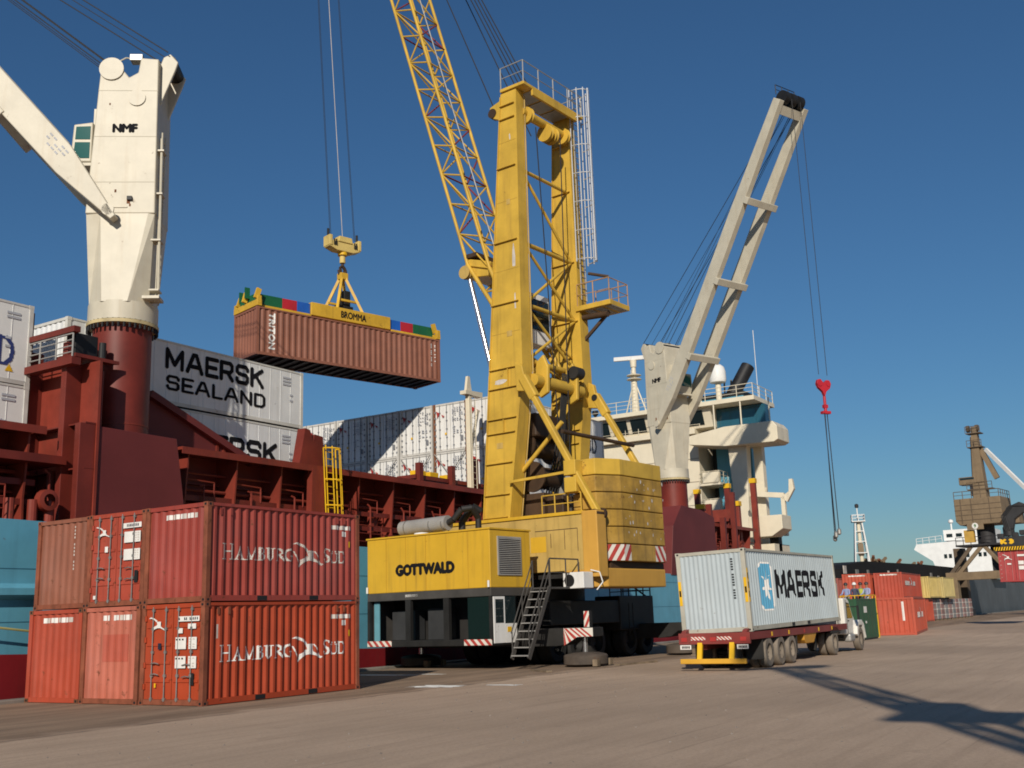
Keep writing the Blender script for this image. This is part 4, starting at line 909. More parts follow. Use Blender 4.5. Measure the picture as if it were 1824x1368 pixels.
G().box(-2.0,2.3,-4.75,-3.3,3.72,4.06).build('counterweight_packing', winchb, mc)
G().prism([(-2.5,-4.9),(2.2,-4.9),(2.2,-3.2),(-3.2,-3.2),(-3.2,-4.4)],'z',3.02,3.78).build('counterweight_tray', orange, mc, bevel=.05)
rr = random.Random(5)
for i in range(34):   # chipped paint on the slabs
    x = rr.uniform(-1.3,2.4); z = rr.choice((4.9,5.6,6.3,7.0))+rr.uniform(.05,.5); wd = rr.uniform(.02,.07); y = -5.112 if x < 1.9 else -5.112+(x-1.95)*.72
    g = G(); n = 6; g.add([(x+wd*math.cos(t)*rr.uniform(.6,1.1),y-.003,z+wd*1.5*math.sin(t)*rr.uniform(.6,1.2)) for t in [2*math.pi*k_/n for k_ in range(n)]],[tuple(range(n))]); g.build('paint_chip', whitew, mc)
# machine house
HX0, HX1, HY0, HY1 = -7.5, -4.9, -2.76, 3.85
hs = G().box(HX0,HX1,HY0,HY1,3.08,5.30).build('machine_house', ylwh, mc, bevel=.03)
G().box(HX0-.04,HX1+.04,HY0-.04,HY1+.04,5.30,5.37).build('house_roof', ylwh, hs, bevel=.01)
for i in range(1,6): y = HY0+(HY1-HY0)*i/6; G().box(HX0-.006,HX0,y-.012,y+.012,3.1,5.28).build('panel_joint', paint('joint_yellow',(0.45,0.25,0.02,1),.6), hs)
text_on('GOTTWALD', 3.2, .48, lambda s,q:(HX0-.012, 2.22-s, 3.72+q), blackp, hs, .018, 3)
lv = G().box(-7.05,-5.55,HY0-.05,HY0,3.55,5.05).build('louver_frame', galv, hs)
G().box(-6.98,-5.62,HY0-.056,HY0-.05,3.62,4.98).build('louver_recess', dark, lv)
for i in range(19): z = 3.64+i*.072; G().prism([(HY0-.06,z+.03),(HY0-.085,z),(HY0-.06,z+.008)],'x',-6.98,-5.62).build('louver_slat', galv, lv)
for y in (HY0+.06,HY1-.05): G().tube((HX0-.06,y,3.1),(HX0-.06,y,3.35),.045,8).build('marker_light', rwhite, hs)
mf = G().tube((-6.3,2.95,5.78),(-6.3,.35,5.84),.31,24).build('muffler', galv, hs, smooth=True)
for y in (2.6,1.2,.5): G().lathe([(.31,-.03),(.325,-.03),(.325,.03),(.31,.03)],(-6.3,y,5.79),'y',24).build('muffler_band', steel, mf)
G().pipe([(-6.3,.35,5.84),(-6.3,.05,5.95),(-6.2,-.3,6.35),(-5.9,-.6,6.4),(-5.5,-.6,6.0),(-5.5,-.6,5.4)],.13,10).build('exhaust_pipe', chs, mf, smooth=True); G().pipe([(-5.6,.2,5.4),(-5.6,.2,5.9),(-5.5,-.3,6.5),(-5.2,-.5,6.3)],.15,10).build('exhaust_pipe', chs, mf, smooth=True)
G().lathe([(0,.12),(.3,.08),(.34,0)],(-7.0,1.2,5.37),'z',20).build('roof_vent', rwhite, hs, smooth=True)
# glazed lower cabin
lc = G().box(HX0,HX1,HY0,HY1,2.76,3.08).build('cabin_beam', gfr, mc, bevel=.02)
CX = -5.95
G().box(HX0,CX,HY0,HY1,.92,1.16).build('cabin_sill', chs, mc, bevel=.02); G().box(CX-.06,CX,HY0,HY1,1.16,2.76).build('cabin_back_wall', chs, mc)
for y in (HY0,-.62,1.42,HY1-.12): G().box(HX0,HX0+.16,y,y+(.12 if y in (HY0,HY1-.12) else .28),1.16,2.76).build('cabin_post', chs, mc)
G().box(HX0+.05,CX,HY1-.08,HY1,1.16,2.76).build('cabin_end_wall', gfr, mc); G().box(CX-.1,CX,HY0,HY0+.1,1.16,2.76).build('cabin_post', chs, mc)
grn = paint('pale_green', (0.10,0.16,0.12,1), .6)
G().box(-6.7,-6.1,1.9,3.2,1.16,2.35).build('switch_cabinet', paint('cabinet_grey',(0.035,0.036,0.038,1),.6,var=.2), mc, bevel=.02); G().box(-6.7,-6.1,.2,1.2,1.16,2.4).build('switch_cabinet', paint('cabinet_grey',(0.035,0.036,0.038,1),.6,var=.2), mc, bevel=.02)
G().box(HX0+.2,HX0+.24,3.35,3.65,1.16,2.72).build('blue_panel', paint('pale_blue',(0.12,0.30,0.36,1),.5), mc)
ds = G().box(-7.2,-6.5,-2.3,-1.75,1.16,1.75).build('control_desk', grn, mc, bevel=.03); G().box(-7.26,-7.2,-2.3,-2.02,1.4,1.66).build('notice', white, ds); G().lathe([(.12,0),(.16,.4),(.1,.55),(0,.6)],(-6.9,-2.2,1.75),'z',12).build('operator_seat', dark, ds)
G().box(HX0+.05,HX0+.06,-2.62,-1.55,1.18,2.74).build('cabin_pane', glass('clear_cab_glass',(0.008,0.018,0.016,1)), mc)
dr = G().box(-7.42,-6.72,HY0-.05,HY0-.01,1.0,2.74).build('cabin_door', rwhite, mc, bevel=.01)
G().box(-7.32,-6.82,HY0-.058,HY0-.05,1.75,2.64).build('door_pane', glass(), dr); G().box(-6.66,-6.05,HY0-.04,HY0-.02,1.16,2.74).build('cabin_pane', glass(), mc); G().box(-6.72,-6.0,HY0-.05,HY0-.03,1.0,1.72).build('door_panel', rwhite, dr); G().box(-6.6,-6.35,HY0-.06,HY0-.05,1.4,1.6).build('notice', yel, dr)
for y in (HY0-.02,2.45):
    hazard('hazard_panel', lambda s,t,l:(HX0-.012-l,y+1.4-s,.94+t), 1.38,.22, mc, 4, 1.0, True)
G().box(-7.5,-7.494,1.0,1.7,2.88,2.98).build('maker_plate', white, mc)
# stairs and landing
st = G(); y0s, y1s = -4.05,-3.25
for y in (y0s,y1s): st.bar((-6.95,y,.40),(-5.45,y,3.05),.05,.18)
sto = st.build('stair_stringer', gfr, mc)
for i in range(9): f_ = i/8.6; x = -6.9+1.45*f_; z = .52+2.55*f_; G().box(x-.10,x+.12,y0s,y1s,z-.02,z+.02).build('tread', galv, sto)
for y in (y0s,y1s): G().tube((-6.95,y,1.35),(-5.45,y,4.1),.028,6).tube((-6.95,y,.95),(-5.45,y,3.65),.02,6).tube((-6.9,y,.45),(-6.9,y,1.4),.025,6).tube((-6.2,y,1.75),(-6.2,y,2.75),.025,6).tube((-5.45,y,3.0),(-5.45,y,4.1),.028,6).build('handrail', gfr, sto)
ld = G().box(-5.5,-3.3,y0s,y1s+.3,2.98,3.05).build('landing', gfr, mc); G().rail([(-5.4,y0s,3.05),(-4.3,y0s,3.05),(-3.4,y0s,3.05)],1.1,.03,1.1,1).build('railing', gfr, ld)
ac = G().box(-4.05,-3.35,-4.72,-3.72,2.98,3.62).build('air_conditioner', rwhite, mc, bevel=.03); G().lathe([(0,0),(.22,0),(.24,-.02),(.0,-.02)],(-4.06,-4.05,3.3),'x',20).build('fan_grille', dark, ac)
G().pipe([(-3.5,-4.7,3.7),(-3.3,-5.0,3.6),(-3.25,-5.1,3.2),(-3.4,-4.9,2.9)],.025,6).build('hose', rwhite, ac)
# tower legs
LEG = [(3.7,-2.78,-1.98,-.05,1.45),(6.0,-2.76,-1.96,-.12,1.33),(12.7,-2.58,-1.85,-.98,.90),(16.0,-2.5,-1.8,-.96,.74),(26.6,-2.2,-1.6,-.9,.02)]
def leg_at(z):
    zs = [l[0] for l in LEG]; return [float(np.interp(z,zs,[l[i] for l in LEG])) for i in (1,2,3,4)]
for s_ in (1,-1):
    XO = .0 if s_ > 0 else -.5
    g = G()
    for a, c in zip(LEG[:-1],LEG[1:]):
        ra = [(s_*(a[1]+XO),a[3],a[0]),(s_*(a[2]+XO),a[3],a[0]),(s_*(a[2]+XO),a[4],a[0]),(s_*(a[1]+XO),a[4],a[0])]; rc = [(s_*(c[1]+XO),c[3],c[0]),(s_*(c[2]+XO),c[3],c[0]),(s_*(c[2]+XO),c[4],c[0]),(s_*(c[1]+XO),c[4],c[0])]
        g.add(ra+rc,[(0,1,5,4),(1,2,6,5),(2,3,7,6),(3,0,4,7)]+([(4,5,6,7)] if c is LEG[-1] else []))
    lg = g.build('tower_leg', ylw, mc)
    for z in (25.9,25.2,22.7,19.0,16.0,12.95,12.05,10.65,10.0,8.65,7.25,6.25):
        x0, x1, ya, yb = leg_at(z); xf = x0 if s_ > 0 else -x1+.5       # face turned to -X
        G().box(xf-.11,xf+.01,ya+.10,yb-.03,z-.02,z+.02).build('leg_rib', ylw, lg)
    for (za, zb_) in ((12.1,12.9),(10.05,10.6)):
        z = (za+zb_)/2; x0, x1, ya, yb = leg_at(z); xf = x0 if s_ > 0 else -x1+.5; G().box(xf-.09,xf+.01,ya+.75,ya+.78,za,zb_).build('leg_rib', ylw, lg)
    # edge flanges
    for ix in (0,):
        x0, x1, ya, yb = leg_at(6.3); x2, x3, yc, yd = leg_at(12.7); xa, xb = (x0,x2) if s_ > 0 else (-x1+.5,-x3+.5)
        g = G().bar((xa-.02,yb-.02,6.2),(xb-.02,yd-.02,12.7),.06,.10,(1,0,0)); x4, x5, ye, yf = leg_at(26.4); xc = x4 if s_ > 0 else -x5+.5; g.bar((xb-.02,yd-.02,12.7),(xc-.02,yf-.02,26.4),.05,.08,(1,0,0)); g.build('leg_flange', ylw, lg)
lg0 = lg
for dy, r_ in ((.12,.03),(.22,.022)):       # conduits up the near leg
    P_ = []
    for z in (6.2,12.7,16.0,26.4): x0, x1, ya, yb = leg_at(z); P_.append((x1+.01+dy*.2, ya-.03, z))
    G().pipe(P_, r_, 6).build('conduit', chs if r_ < .03 else ylwp, mc)
for z, y_, w_ in ((14.4,-.3,.30),(9.3,.35,.35),(20.8,-.35,.22)):
    x0 = leg_at(z)[0]; G().box(x0-.012,x0-.004,y_-w_/2,y_+w_/2,z,z+.26).build('service_plate', ylwp, mc)
for z in (14.6,17.6,21.0,24.0):
    x0, x1, ya, yb = leg_at(z); G().box(x0-.005,x0+.005,ya+.06,yb-.04,z-.008,z+.008).build('weld_seam', paint('seam_yellow',(0.36,0.215,0.035,1),.6), mc)
# worn patches on the near leg
for (y, z, a_w, h_w) in ((-.62,17.9,.10,1.1),(-.66,15.9,.07,.7),(.3,12.35,.5,.16),(-.5,24.2,.06,.2)):
    x0 = leg_at(z)[0]; rr = random.Random(int(z*10)); n = 9; G().add([(x0-.006-.0,y+a_w*math.cos(t)*rr.uniform(.5,1),z+h_w*math.sin(t)*rr.uniform(.7,1)) for t in [2*math.pi*k_/n for k_ in range(n)]],[tuple(range(n))]).build('scuff', whitew, mc)
# tubes between the legs
def ct(p,q,r_,name='cross_tube',m=None): return G().tube(p,q,r_,10).build(name, m or ylw, mc, smooth=True)
for z, r_ in ((22.7,.09),(19.0,.11),(16.0,.10),(13.3,.15)): x0, x1, ya, yb = leg_at(z); ct((x1,ya+.3,z),(-x1+.5,ya+.3,z),r_)
for (za, zb_, s_) in ((22.7,19.0,1),(16.0,19.0,1),(19.0,16.0,1),(13.3,16.0,-1),(16.0,13.3,-1)):
    a, c = leg_at(za), leg_at(zb_); ct((s_*a[1]+(.5 if s_ < 0 else 0),a[2]+.3,za),(-s_*c[1]+(.5 if s_ > 0 else 0),c[2]+.3,zb_),.075,'cross_brace')
for (za, zb_) in ((16.0,14.2),(14.2,12.6)): a, c = leg_at(za), leg_at(zb_); ct((a[1],a[2]+.9,za),(-c[1]+.5,c[2]+.6,zb_),.06,'cross_brace')
# boom pivot
ct((-1.9,-1.05,12.35),(1.9,-1.05,12.35),.30,'pivot_tube'); 
for x in (-1.35,1.0): G().prism([(-1.45,11.8),(-1.0,11.6),(-.7,12.2),(-.85,13.3),(-1.25,13.6),(-1.5,13.0)],'x',x,x+.2).build('pivot_lug', ylw, mc, bevel=.05)
G().tube((.9,-1.35,13.1),(1.5,-1.35,13.1),.30,18).build('hose_drum', chs, mc, smooth=True); G().tube((.95,-1.3,12.9),(1.05,-1.3,12.9),.16,14).build('pin_cap', chs, mc)
for s_ in (-1,1):
    G().prism([(-1.5,11.6),(-.9,11.7),(-.85,13.0),(-1.25,12.8)],'x',s_*2.86-.12,s_*2.86+.12).build('stay_bracket', ylw, mc, bevel=.03)
    G().tube((s_*3.02,-1.3,12.15),(s_*2.7,-1.3,12.15),.16,14).build('stay_pin', chs, mc)
    G().bar((s_*2.9,-1.32,12.15),(s_*2.95,-4.85,6.0) if s_ < 0 else (2.92,-3.75,7.92),.26,.30,(1,0,0)).build('backstay', ylw, mc, bevel=.05)
    G().bar((s_*2.9,-1.25,12.3),(s_*2.9,-1.85,11.25),.42,.36,(1,0,0)).build('stay_fork', ylw, mc, bevel=.06)
    if s_ < 0: G().lathe([(0,-.34),(.16,-.34),(.16,.2),(.24,.2),(.24,.34),(0,.34)],(s_*2.95,-4.85,5.98),'x',18).build('stay_pin', winchb, mc, smooth=True)
    G().bar((s_*2.9,-.3,7.72),(s_*2.95,-3.75,7.85),.11,.11).build('stay_tie', ylw, mc)
ct((-2.9,-3.2,9.6),(2.9,-3.2,9.6),.09,'stay_crosstube',winchb); ct((-2.0,.2,7.8),(-2.0,-2.6,10.2),.10,'cross_brace'); ct((1.6,-.3,7.3),(1.6,-3.2,8.1),.08,'cross_brace')
# winches and gear between the legs
wn_ = G().box(-1.5,1.5,-1.1,.9,6.15,7.3).build('winch_frame', winchb, mc, bevel=.05)
for y, z in ((-.3,8.1),(.2,9.6)): G().lathe([(.0,-1.2),(.7,-1.2),(.7,-1.1),(.5,-1.1),(.5,1.1),(.7,1.1),(.7,1.2),(0,1.2)],(0,y,z),'x',26).build('winch_drum', winchb, wn_, smooth=True)
G().box(-1.3,1.3,-.7,.8,9.9,11.0).build('winch_cover', winchb, mc, bevel=.1); G().box(-1.3,-.2,-2.0,-1.1,6.15,7.1).build('motor_cover', winchb, mc, bevel=.06)
G().box(-.9,.9,-2.6,-1.3,6.14,6.9).build('hydraulic_unit', gfr, mc, bevel=.06); G().box(.5,1.8,-1.2,-.3,6.14,8.2).build('cable_box', galv, mc, bevel=.04)
G().rail([(-2.9,-4.0,6.14),(-2.9,-2.0,6.14)],.8,.03,.7,1).build('railing', ylw, mc); G().rail([(-2.5,-3.1,6.14),(2.2,-3.1,6.14)],1.0,.03,.9,1).build('railing', ylw, mc)
for i in range(5): G().pipe([(-.5+i*.22,-.4,7.0),(-.3+i*.2,-.9,9.0),(.2+i*.1,-1.0,11.0),(.35+i*.12,-1.15,13.0)],.035,6).build('hydraulic_hose', chs, mc)
# ram
G().tube((-.9,3.35,18.45),(-.9,1.75,12.2),.12,14).build('ram_rod', chrome, mc, smooth=True); G().tube((-.9,1.85,12.6),(-.6,.6,7.2),.28,18).build('ram_barrel', ylw, mc, smooth=True)
# operator's cab between the legs
cbn = G().prism([(-.3,14.4),(1.3,14.6),(1.6,15.6),(1.35,16.9),(-.3,16.9)],'x',-.9,.7).build('operator_cab', rwhite, mc, bevel=.05)
G().prism([(-.1,15.2),(1.25,15.2),(1.42,15.6),(1.25,16.6),(-.1,16.6)],'x',-.93,-.9).build('window', glass(), cbn); G().box(-.75,.55,-.34,-.3,15.1,16.6).build('window', glass(), cbn)
# head of the tower
hd = G().box(-2.3,2.75,-1.45,-.02,26.62,26.78).build('tower_head', ylw, mc, bevel=.02); G().rail([(-2.25,-.05,26.78),(-2.25,-1.4,26.78),(2.7,-1.4,26.78),(2.7,-.05,26.78)],1.1,.03,1.2,1).build('railing', plum if False else galv, hd)
[G().box(x,x+1.05,-1.3,-.15,26.58,26.62).build('head_grating', galv, hd) for x in (-1.5,-.3,.9)]; G().box(-1.6,2.1,-1.48,-1.36,26.3,26.62).build('head_beam', ylw, hd)
G().tube((-1.7,-.8,25.6),(2.2,-.8,25.6),.22,18).build('sheave_shaft', ylw, mc, smooth=True)
for x, r_ in ((-1.35,.42),(.2,.45),(.65,.45),(1.7,.42)): G().lathe([(.0,-.10),(r_,-.10),(r_-.08,0),(r_,.10),(.0,.10)],(x,-.85,25.5 if abs(x) > 1 else 25.15),'x',26).build('sheave', ylw, mc, smooth=True)
G().prism([(.0,26.3),(.7,26.1),(.75,25.6),(.0,25.2)],'x',-2.2,-1.9).build('rope_bracket', ylw, mc, bevel=.03); G().tube((-2.25,.55,25.75),(-1.85,.55,25.75),.24,18).build('sheave', winchb, mc, smooth=True)
# caged ladder and side platform
cgl = G().ladder((2.5,-1.15,17.0),(2.5,-1.15,28.1),(1,0,0),.45,.03,.3).build('ladder', galv, mc)
g = G()
for i in range(7):
    z = 19.0+i*1.5; g.pipe([(2.5+.5*math.cos(t),-1.15-.8*abs(math.sin(t)),z) for t in [math.pi*k_/8 for k_ in range(9)]],.03,6)
for t in (0,.17,.33,.5,.67,.83,1.0): x, y = 2.5+.5*math.cos(math.pi*t), -1.15-.8*math.sin(math.pi*t); g.tube((x,y,18.9),(x,y,28.1),.035 if t != .5 else .05,6)
g.build('safety_cage', paint('bright_galvanised',(0.62,0.62,0.62,1),.35,.5,var=.05), cgl)
sp = G().box(2.2,4.0,-2.8,-.8,16.45,16.7).build('side_platform', ylw, mc, bevel=.02); G().rail([(2.25,-.9,16.7),(2.25,-2.75,16.7),(3.95,-2.75,16.7),(3.95,-.9,16.7)],1.1,.028,.95,1).build('railing', paint('railing_tan',(0.40,0.24,0.12,1),.6,var=.2,rust=.4), sp)
for y in (-2.6,-2.0,-1.4): G().box(2.4,3.8,y-.2,y+.2,16.43,16.45).build('platform_grating', galv, sp)
G().tube((2.6,-.7,16.2),(2.6,-2.4,16.1),.15,14).build('platform_bracket', winchb, sp); G().bar((2.7,-.7,14.9),(2.9,-2.3,16.3),.14,.14).build('platform_strut', winchb, sp); G().tube((2.4,-1.5,18.3),(3.0,-2.3,18.1),.08,8).build('cage_foot', winchb, mc)
# the lattice boom
def FR(z): return 3.32+(z-19.0)/3.32
ZB0, ZB1, PW = 19.0, 36.6, 1.76
def node(i, x, back): 
    z = ZB0+i*PW - (.45 if back else 0); return (x, FR(ZB0+i*PW)-(1.36 if back else 0), z)
NP = 10
for x in (-1.0,1.0):
    for bk in (0,1):
        G().tube(node(-.0,x,bk),node(NP,x,bk),.085,10).build('boom_chord', ylw, mc, smooth=True)
        end = node(0,x,bk); G().tube(end,(x*1.15,-.9,12.5),.11,10).build('boom_foot_chord', ylw, mc, smooth=True)
for i in range(NP):
    for x in (-1.0,1.0):
        bad = (i in (2,3,8))
        a, c = (node(i,x,0),node(i+1,x,1)) if i%2 else (node(i,x,1),node(i+1,x,0)); G().tube(a,c,.045,7).build('lacing', plum if bad and x > 0 else ylw, mc); G().tube(node(i,x,0),node(i,x,1),.045,7).build('lacing', ylw, mc)
    for bk in (0,1):
        s_ = 1 if (i+bk)%2 else -1; G().tube(node(i,-s_,bk),node(i+1,s_,bk),.045,7).build('lacing', plum if (i+bk)%4 == 1 else ylw, mc); G().tube(node(i,-1,bk),node(i,1,bk),.045,7).build('lacing', plum if i%5 == 3 else ylw, mc)
for i in range(1,4):
    f_ = i/4
    for x in (-1,1):
        a = Vector(node(0,x,0)).lerp(Vector((x*1.15,-.9,12.5)),f_); c = Vector(node(0,x,1)).lerp(Vector((x*1.15,-.9,12.5)),f_*.8); G().tube(a,c,.05,7).build('lacing', ylw, mc)
    a = Vector(node(0,-1,0)).lerp(Vector((-1.15,-.9,12.5)),f_); c = Vector(node(0,1,0)).lerp(Vector((1.15,-.9,12.5)),f_-.2); G().tube(a,c,.05,7).build('lacing', ylw, mc)
for x in (-1.12,1.12): G().lathe([(0,-.10),(.34,-.10),(.28,0),(.34,.10),(0,.10)],(x,FR(18.9)+.1,18.6),'x',22).build('boom_sheave', ylwp, mc, smooth=True)
G().prism([(FR(19)+.2,19.4),(FR(19)-1.4,18.9),(FR(19)-1.2,18.2),(FR(19)+.25,18.4)],'x',-.95,.95).build('boom_gusset', ylw, mc, bevel=.04)
G().box(-1.05,1.05,FR(19)-.6,FR(19)+.05,19.35,19.55).build('boom_plate', winchb, mc)
G().tube((-.25,FR(19)-1.5,18.6),(-.25,FR(36.6)-1.5,36.2),.035,8).build('cable_pipe', galv, mc, smooth=True)
# upper section of the boom and its head
g = G(); ZT = 58.0
for x in (-1,1):
    for bk in (0,1): g.tube(node(NP,x,bk),(x*.6,FR(ZT)-(.7 if bk else 0),ZT-(.3 if bk else 0)),.085,8)
for i in range(11):
    z0 = 36.6+i*1.95; k_ = 1-.4*i/11; a = lambda x,bk,q: (x*(1-.4*(i+q)/11), FR(z0+1.95*q)-(1.36-.66*(i+q)/11)*bk, z0+1.95*q)
    for x in (-1,1): g.tube(a(x,i%2,0),a(x,1-i%2,1),.045,6)
    for bk in (0,1): g.tube(a(-1,bk,0),a(1,bk,1),.045,6); g.tube(a(-1,bk,0),a(1,bk,0),.045,6)
g.build('boom_top_section', ylw, mc); G().prism([(FR(ZT)-.9,ZT-.5),(FR(ZT)+1.2,ZT-.2),(FR(ZT)+1.0,ZT+1.0),(FR(ZT)-.4,ZT+1.2)],'x',-.7,.7).build('boom_head', ylw, mc, bevel=.05)
for x in (-.75,-.45,-.15,.15,.45,.75): G().tube((x*1.8,-.2 if abs(x) < .5 else .85,26.9 if abs(x) < .5 else 25.95),(x*.7,FR(ZT)-.6,ZT+.4),.03,5).build('luffing_rope', rope, mc)
for x, y in ((-.9,-1.05),(.5,-1.5)): G().tube((x,y,25.0),(x*.5+.3,-1.2,8.2),.028,5).build('winch_rope', rope, mc)
# hoisting ropes down to the rotator
LQ = Vector((25.0,17.42)); RZ = 23.2
def toL(u,v,z): 
    d = Vector((u-SQX,v-SQY)); a = R(-SROT); return (d.x*math.cos(a)-d.y*math.sin(a), d.x*math.sin(a)+d.y*math.cos(a), z)
sa_ = R(-15.0)
for s_ in (-.82,.82):
    e = toL(LQ.x+s_*math.cos(sa_), LQ.y+s_*math.sin(sa_), RZ+.45)
    for d_ in (-.04,.04): G().tube((s_*.9+d_,FR(ZT)+.95,ZT+.4),(e[0]+d_,e[1],e[2]),.013,5).build('hoist_rope', rope, mc)
e = toL(LQ.x,LQ.y,RZ+.4); G().tube((0,FR(ZT)+.9,ZT),e,.02,6).build('hoist_cable', paint('pale_cable',(0.5,0.45,0.4,1),.6), mc)

# ------------------------------------------------------------------ rotator, spreader and the brown container on the hook
rt = thing('rotator_block','yellow rotator block on two wire ropes above the spreader','crane block',(LQ.x,LQ.y,RZ),(0,0,R(-15)))
cry = paint('cream_yellow', (0.62,0.46,0.15,1), .5, var=.12, rust=.2)
G().prism([(-1.05,-.25),(-.55,-.42),(.55,-.42),(1.05,-.25),(1.05,.1),(-1.05,.1)],'y',-.3,.3).build('crosshead', cry, rt, bevel=.03)
G().prism([(-.5,.1),(.5,.1),(.42,.45),(-.42,.45)],'y',-.36,.36).build('motor_housing', cry, rt, bevel=.04)
for x in (-.98,.98): G().box(x-.10,x+.10,-.34,.34,-.2,.42).build('rope_socket', cry, rt, bevel=.03); G().tube((x,0,.4),(x,0,.85),.07,8).build('rope_end', chs, rt)
for x in (-.75,-.62,.62,.75): G().box(x-.03,x+.03,-.36,-.30,-.15,.2).build('link_plate', chs, rt)
G().tube((0,0,-.42),(0,0,-.60),.28,16).build('swivel_flange', yel, rt); G().tube((0,0,-.6),(0,0,-1.05),.17,12).build('hook_shank', cry, rt)
G().pipe([(0,0,-1.0),(.0,0,-1.25),(.22,0,-1.5),(.2,0,-1.75),(0,0,-1.85),(-.2,0,-1.75),(-.26,0,-1.5)],.085,8).build('hook', winchb, rt, smooth=True)
TH = 2.591; TR = -.26
TC = Vector((25.0,17.42,15.67)); ca, sa = math.cos(TR), math.sin(TR)
o0 = (TC.x-6.095*ca+1.219*sa, TC.y-6.095*sa-1.219*ca, TC.z)
c_tri = cpaint('container_brown_red', (0.255,0.100,0.062), fade=.12, streak=.2, rust=.05)
tri = container('shipping_container','brown-red 40-foot container hanging in the air from the yellow spreader','container',12.19,c_tri,o0,(0,0,TR),pitch=.37,detail=1,frame=c_tri)
def side_t(x): return IN+prof(x,.37)*DEPTH-.012
A_ = raster_tris(tri_glyphs('TRITON'),1.95,.34,.02,1)
lay(A_.T.copy(), .38, 1.98, lambda s,q:(.72+s, side_t(.72+s), 2.35-q), 'lettering', white, tri)
g = G()
for i in range(14):
    if i%4 == 3: continue
    g.add([(11.5,side_t(11.5),2.2-i*.10),(11.57,side_t(11.57),2.2-i*.10),(11.57,side_t(11.57),2.26-i*.10),(11.5,side_t(11.5),2.26-i*.10)],[(0,1,2,3)])
    if i%3: g.add([(11.78,side_t(11.78),2.25-i*.08),(11.85,side_t(11.85),2.25-i*.08),(11.85,side_t(11.85),2.30-i*.08),(11.78,side_t(11.78),2.30-i*.08)],[(0,1,2,3)])
g.build('printing', white, tri)
for x in [.6+i*.61 for i in range(19)]: G().box(x,x+.09,.1,2.34,-.0,.10).build('cross_member', chs, tri)
spz = TH+.02
spd = thing('container_spreader','yellow telescopic spreader with green, red and blue ends, gripping the hanging container','spreader',(o0[0],o0[1],o0[2]+spz),(0,0,TR))
sy = paint('spreader_yellow',(0.62,0.37,0.035,1),.5,var=.15,rust=.25,streak=.3)
mb = G().box(3.45,8.75,.25,2.19,.12,.86).build('main_beam', sy, spd, bevel=.03); G().box(3.3,8.9,.4,2.04,.0,.12).build('beam_foot', sy, mb)
text_on('BROMMA', 1.70, .40, lambda s,q:(5.35+s,.238,.28+q), blackp, spd, .016, 1)
for x0,x1,cm in ((2.62,3.45,(0.015,0.10,0.42)),(1.72,2.62,(0.40,0.02,0.03)),(.12,1.72,(0.012,0.11,0.045))):
    m_ = paint('band_%d'%int(x0*100), cm+(1,), .45, var=.1, streak=.2)
    G().box(x0,x1,.38,2.06,.16,.78).build('telescopic_arm', m_, spd, bevel=.02); G().box(12.19-x1,12.19-x0,.38,2.06,.16,.78).build('telescopic_arm', m_, spd, bevel=.02)
G().box(.3,3.4,.2,.34,.0,.14).build('guide_rail', sy, spd); G().box(8.8,11.9,.2,.34,.0,.14).build('guide_rail', sy, spd)
for x in (-.02,11.93):
    G().box(x,x+.28,-.05,2.49,.0,.34).build('end_beam', sy, spd, bevel=.02)
    for y in (0,2.3): G().box(x+.02,x+.26,y-.06,y+.2,.1,.55).build('twistlock_housing', sy, spd, bevel=.03)
for x, y, ln in ((-.02,.1,.5),(.1,2.2,.5),(-.1,1.2,.4),(12.0,.2,-.5),(12.1,2.2,-.5)):
    fl = G().bar((x,y,.4),(x+ln*.35,y,.95),.14,.26).build('corner_guide', sy, spd); 
    if y > 1 or x > 12: G().box(x+ln*.2-.14,x+ln*.2+.14,y-.2,y-.12,.6,1.2).build('guide_pad', MATS['band_12'], fl)
ap = (6.095,1.219,3.05)
for x in (5.25,6.94):
    for y in (.45,1.99): G().bar((x,y,.86),(6.095+(x-6.095)*.10,1.219+(y-1.219)*.12,ap[2]),.15,.15).build('lifting_frame_leg', sy, spd)
for y in (.75,1.7): G().bar((5.45,y,1.5),(6.75,y,1.5),.12,.12).build('lifting_frame_tie', sy, spd)
G().box(5.85,6.35,1.0,1.44,2.85,3.25).build('lifting_head', sy, spd, bevel=.04); G().box(6.05,6.5,1.0,1.5,.9,2.2).build('cable_basket', chs, spd, bevel=.05); G().box(5.6,6.6,.9,1.6,.86,1.25).build('power_pack', chs, spd)
G().pipe([(6.0,1.219,3.2),(5.9,1.219,3.55),(6.095,1.219,3.75),(6.29,1.219,3.55),(6.19,1.219,3.2)],.06,8).build('lifting_shackle', winchb, spd); G().tube((6.095,1.219,3.7),(6.095,1.219,4.05),.05,8).build('lifting_link', winchb, spd)
for s_ in (-.12,.12): G().tube((6.095+s_,1.219,3.7),(6.095+s_*.4,1.219,3.25),.03,6).build('lifting_link', winchb, spd)

# ------------------------------------------------------------------ road truck
yw = 2.0
TK = (14.94,-9.1,0.0); trz = (0,0,R(yw))
trm = paint('trailer_red',(0.20,0.028,0.022,1),.55,var=.15,rust=.15,fade=.2)
tr = thing('semi_trailer','red flatbed semi-trailer with yellow rear bumper and dusty tyres','trailer',TK,trz)
G().box(-.25,12.6,.0,.10,.98,1.22).build('side_rail', trm, tr); G().box(-.25,12.6,2.36,2.46,.98,1.22).build('side_rail', trm, tr)
G().box(-.2,12.55,.1,2.36,1.12,1.2).build('deck', trm, tr)
for y in (.75,1.6): G().box(0,12.5,y,y+.14,.68,1.12).build('main_beam', trm, tr)
rb = G().box(-.32,-.2,.0,2.46,.86,1.22).build('rear_beam', trm, tr, bevel=.01)
for y0 in (.62,1.52): hazard('hazard_panel', lambda s,t,l:(-.326-l,y0+.5-s,.99+t), .50,.11, rb, 4, 1.2, True)
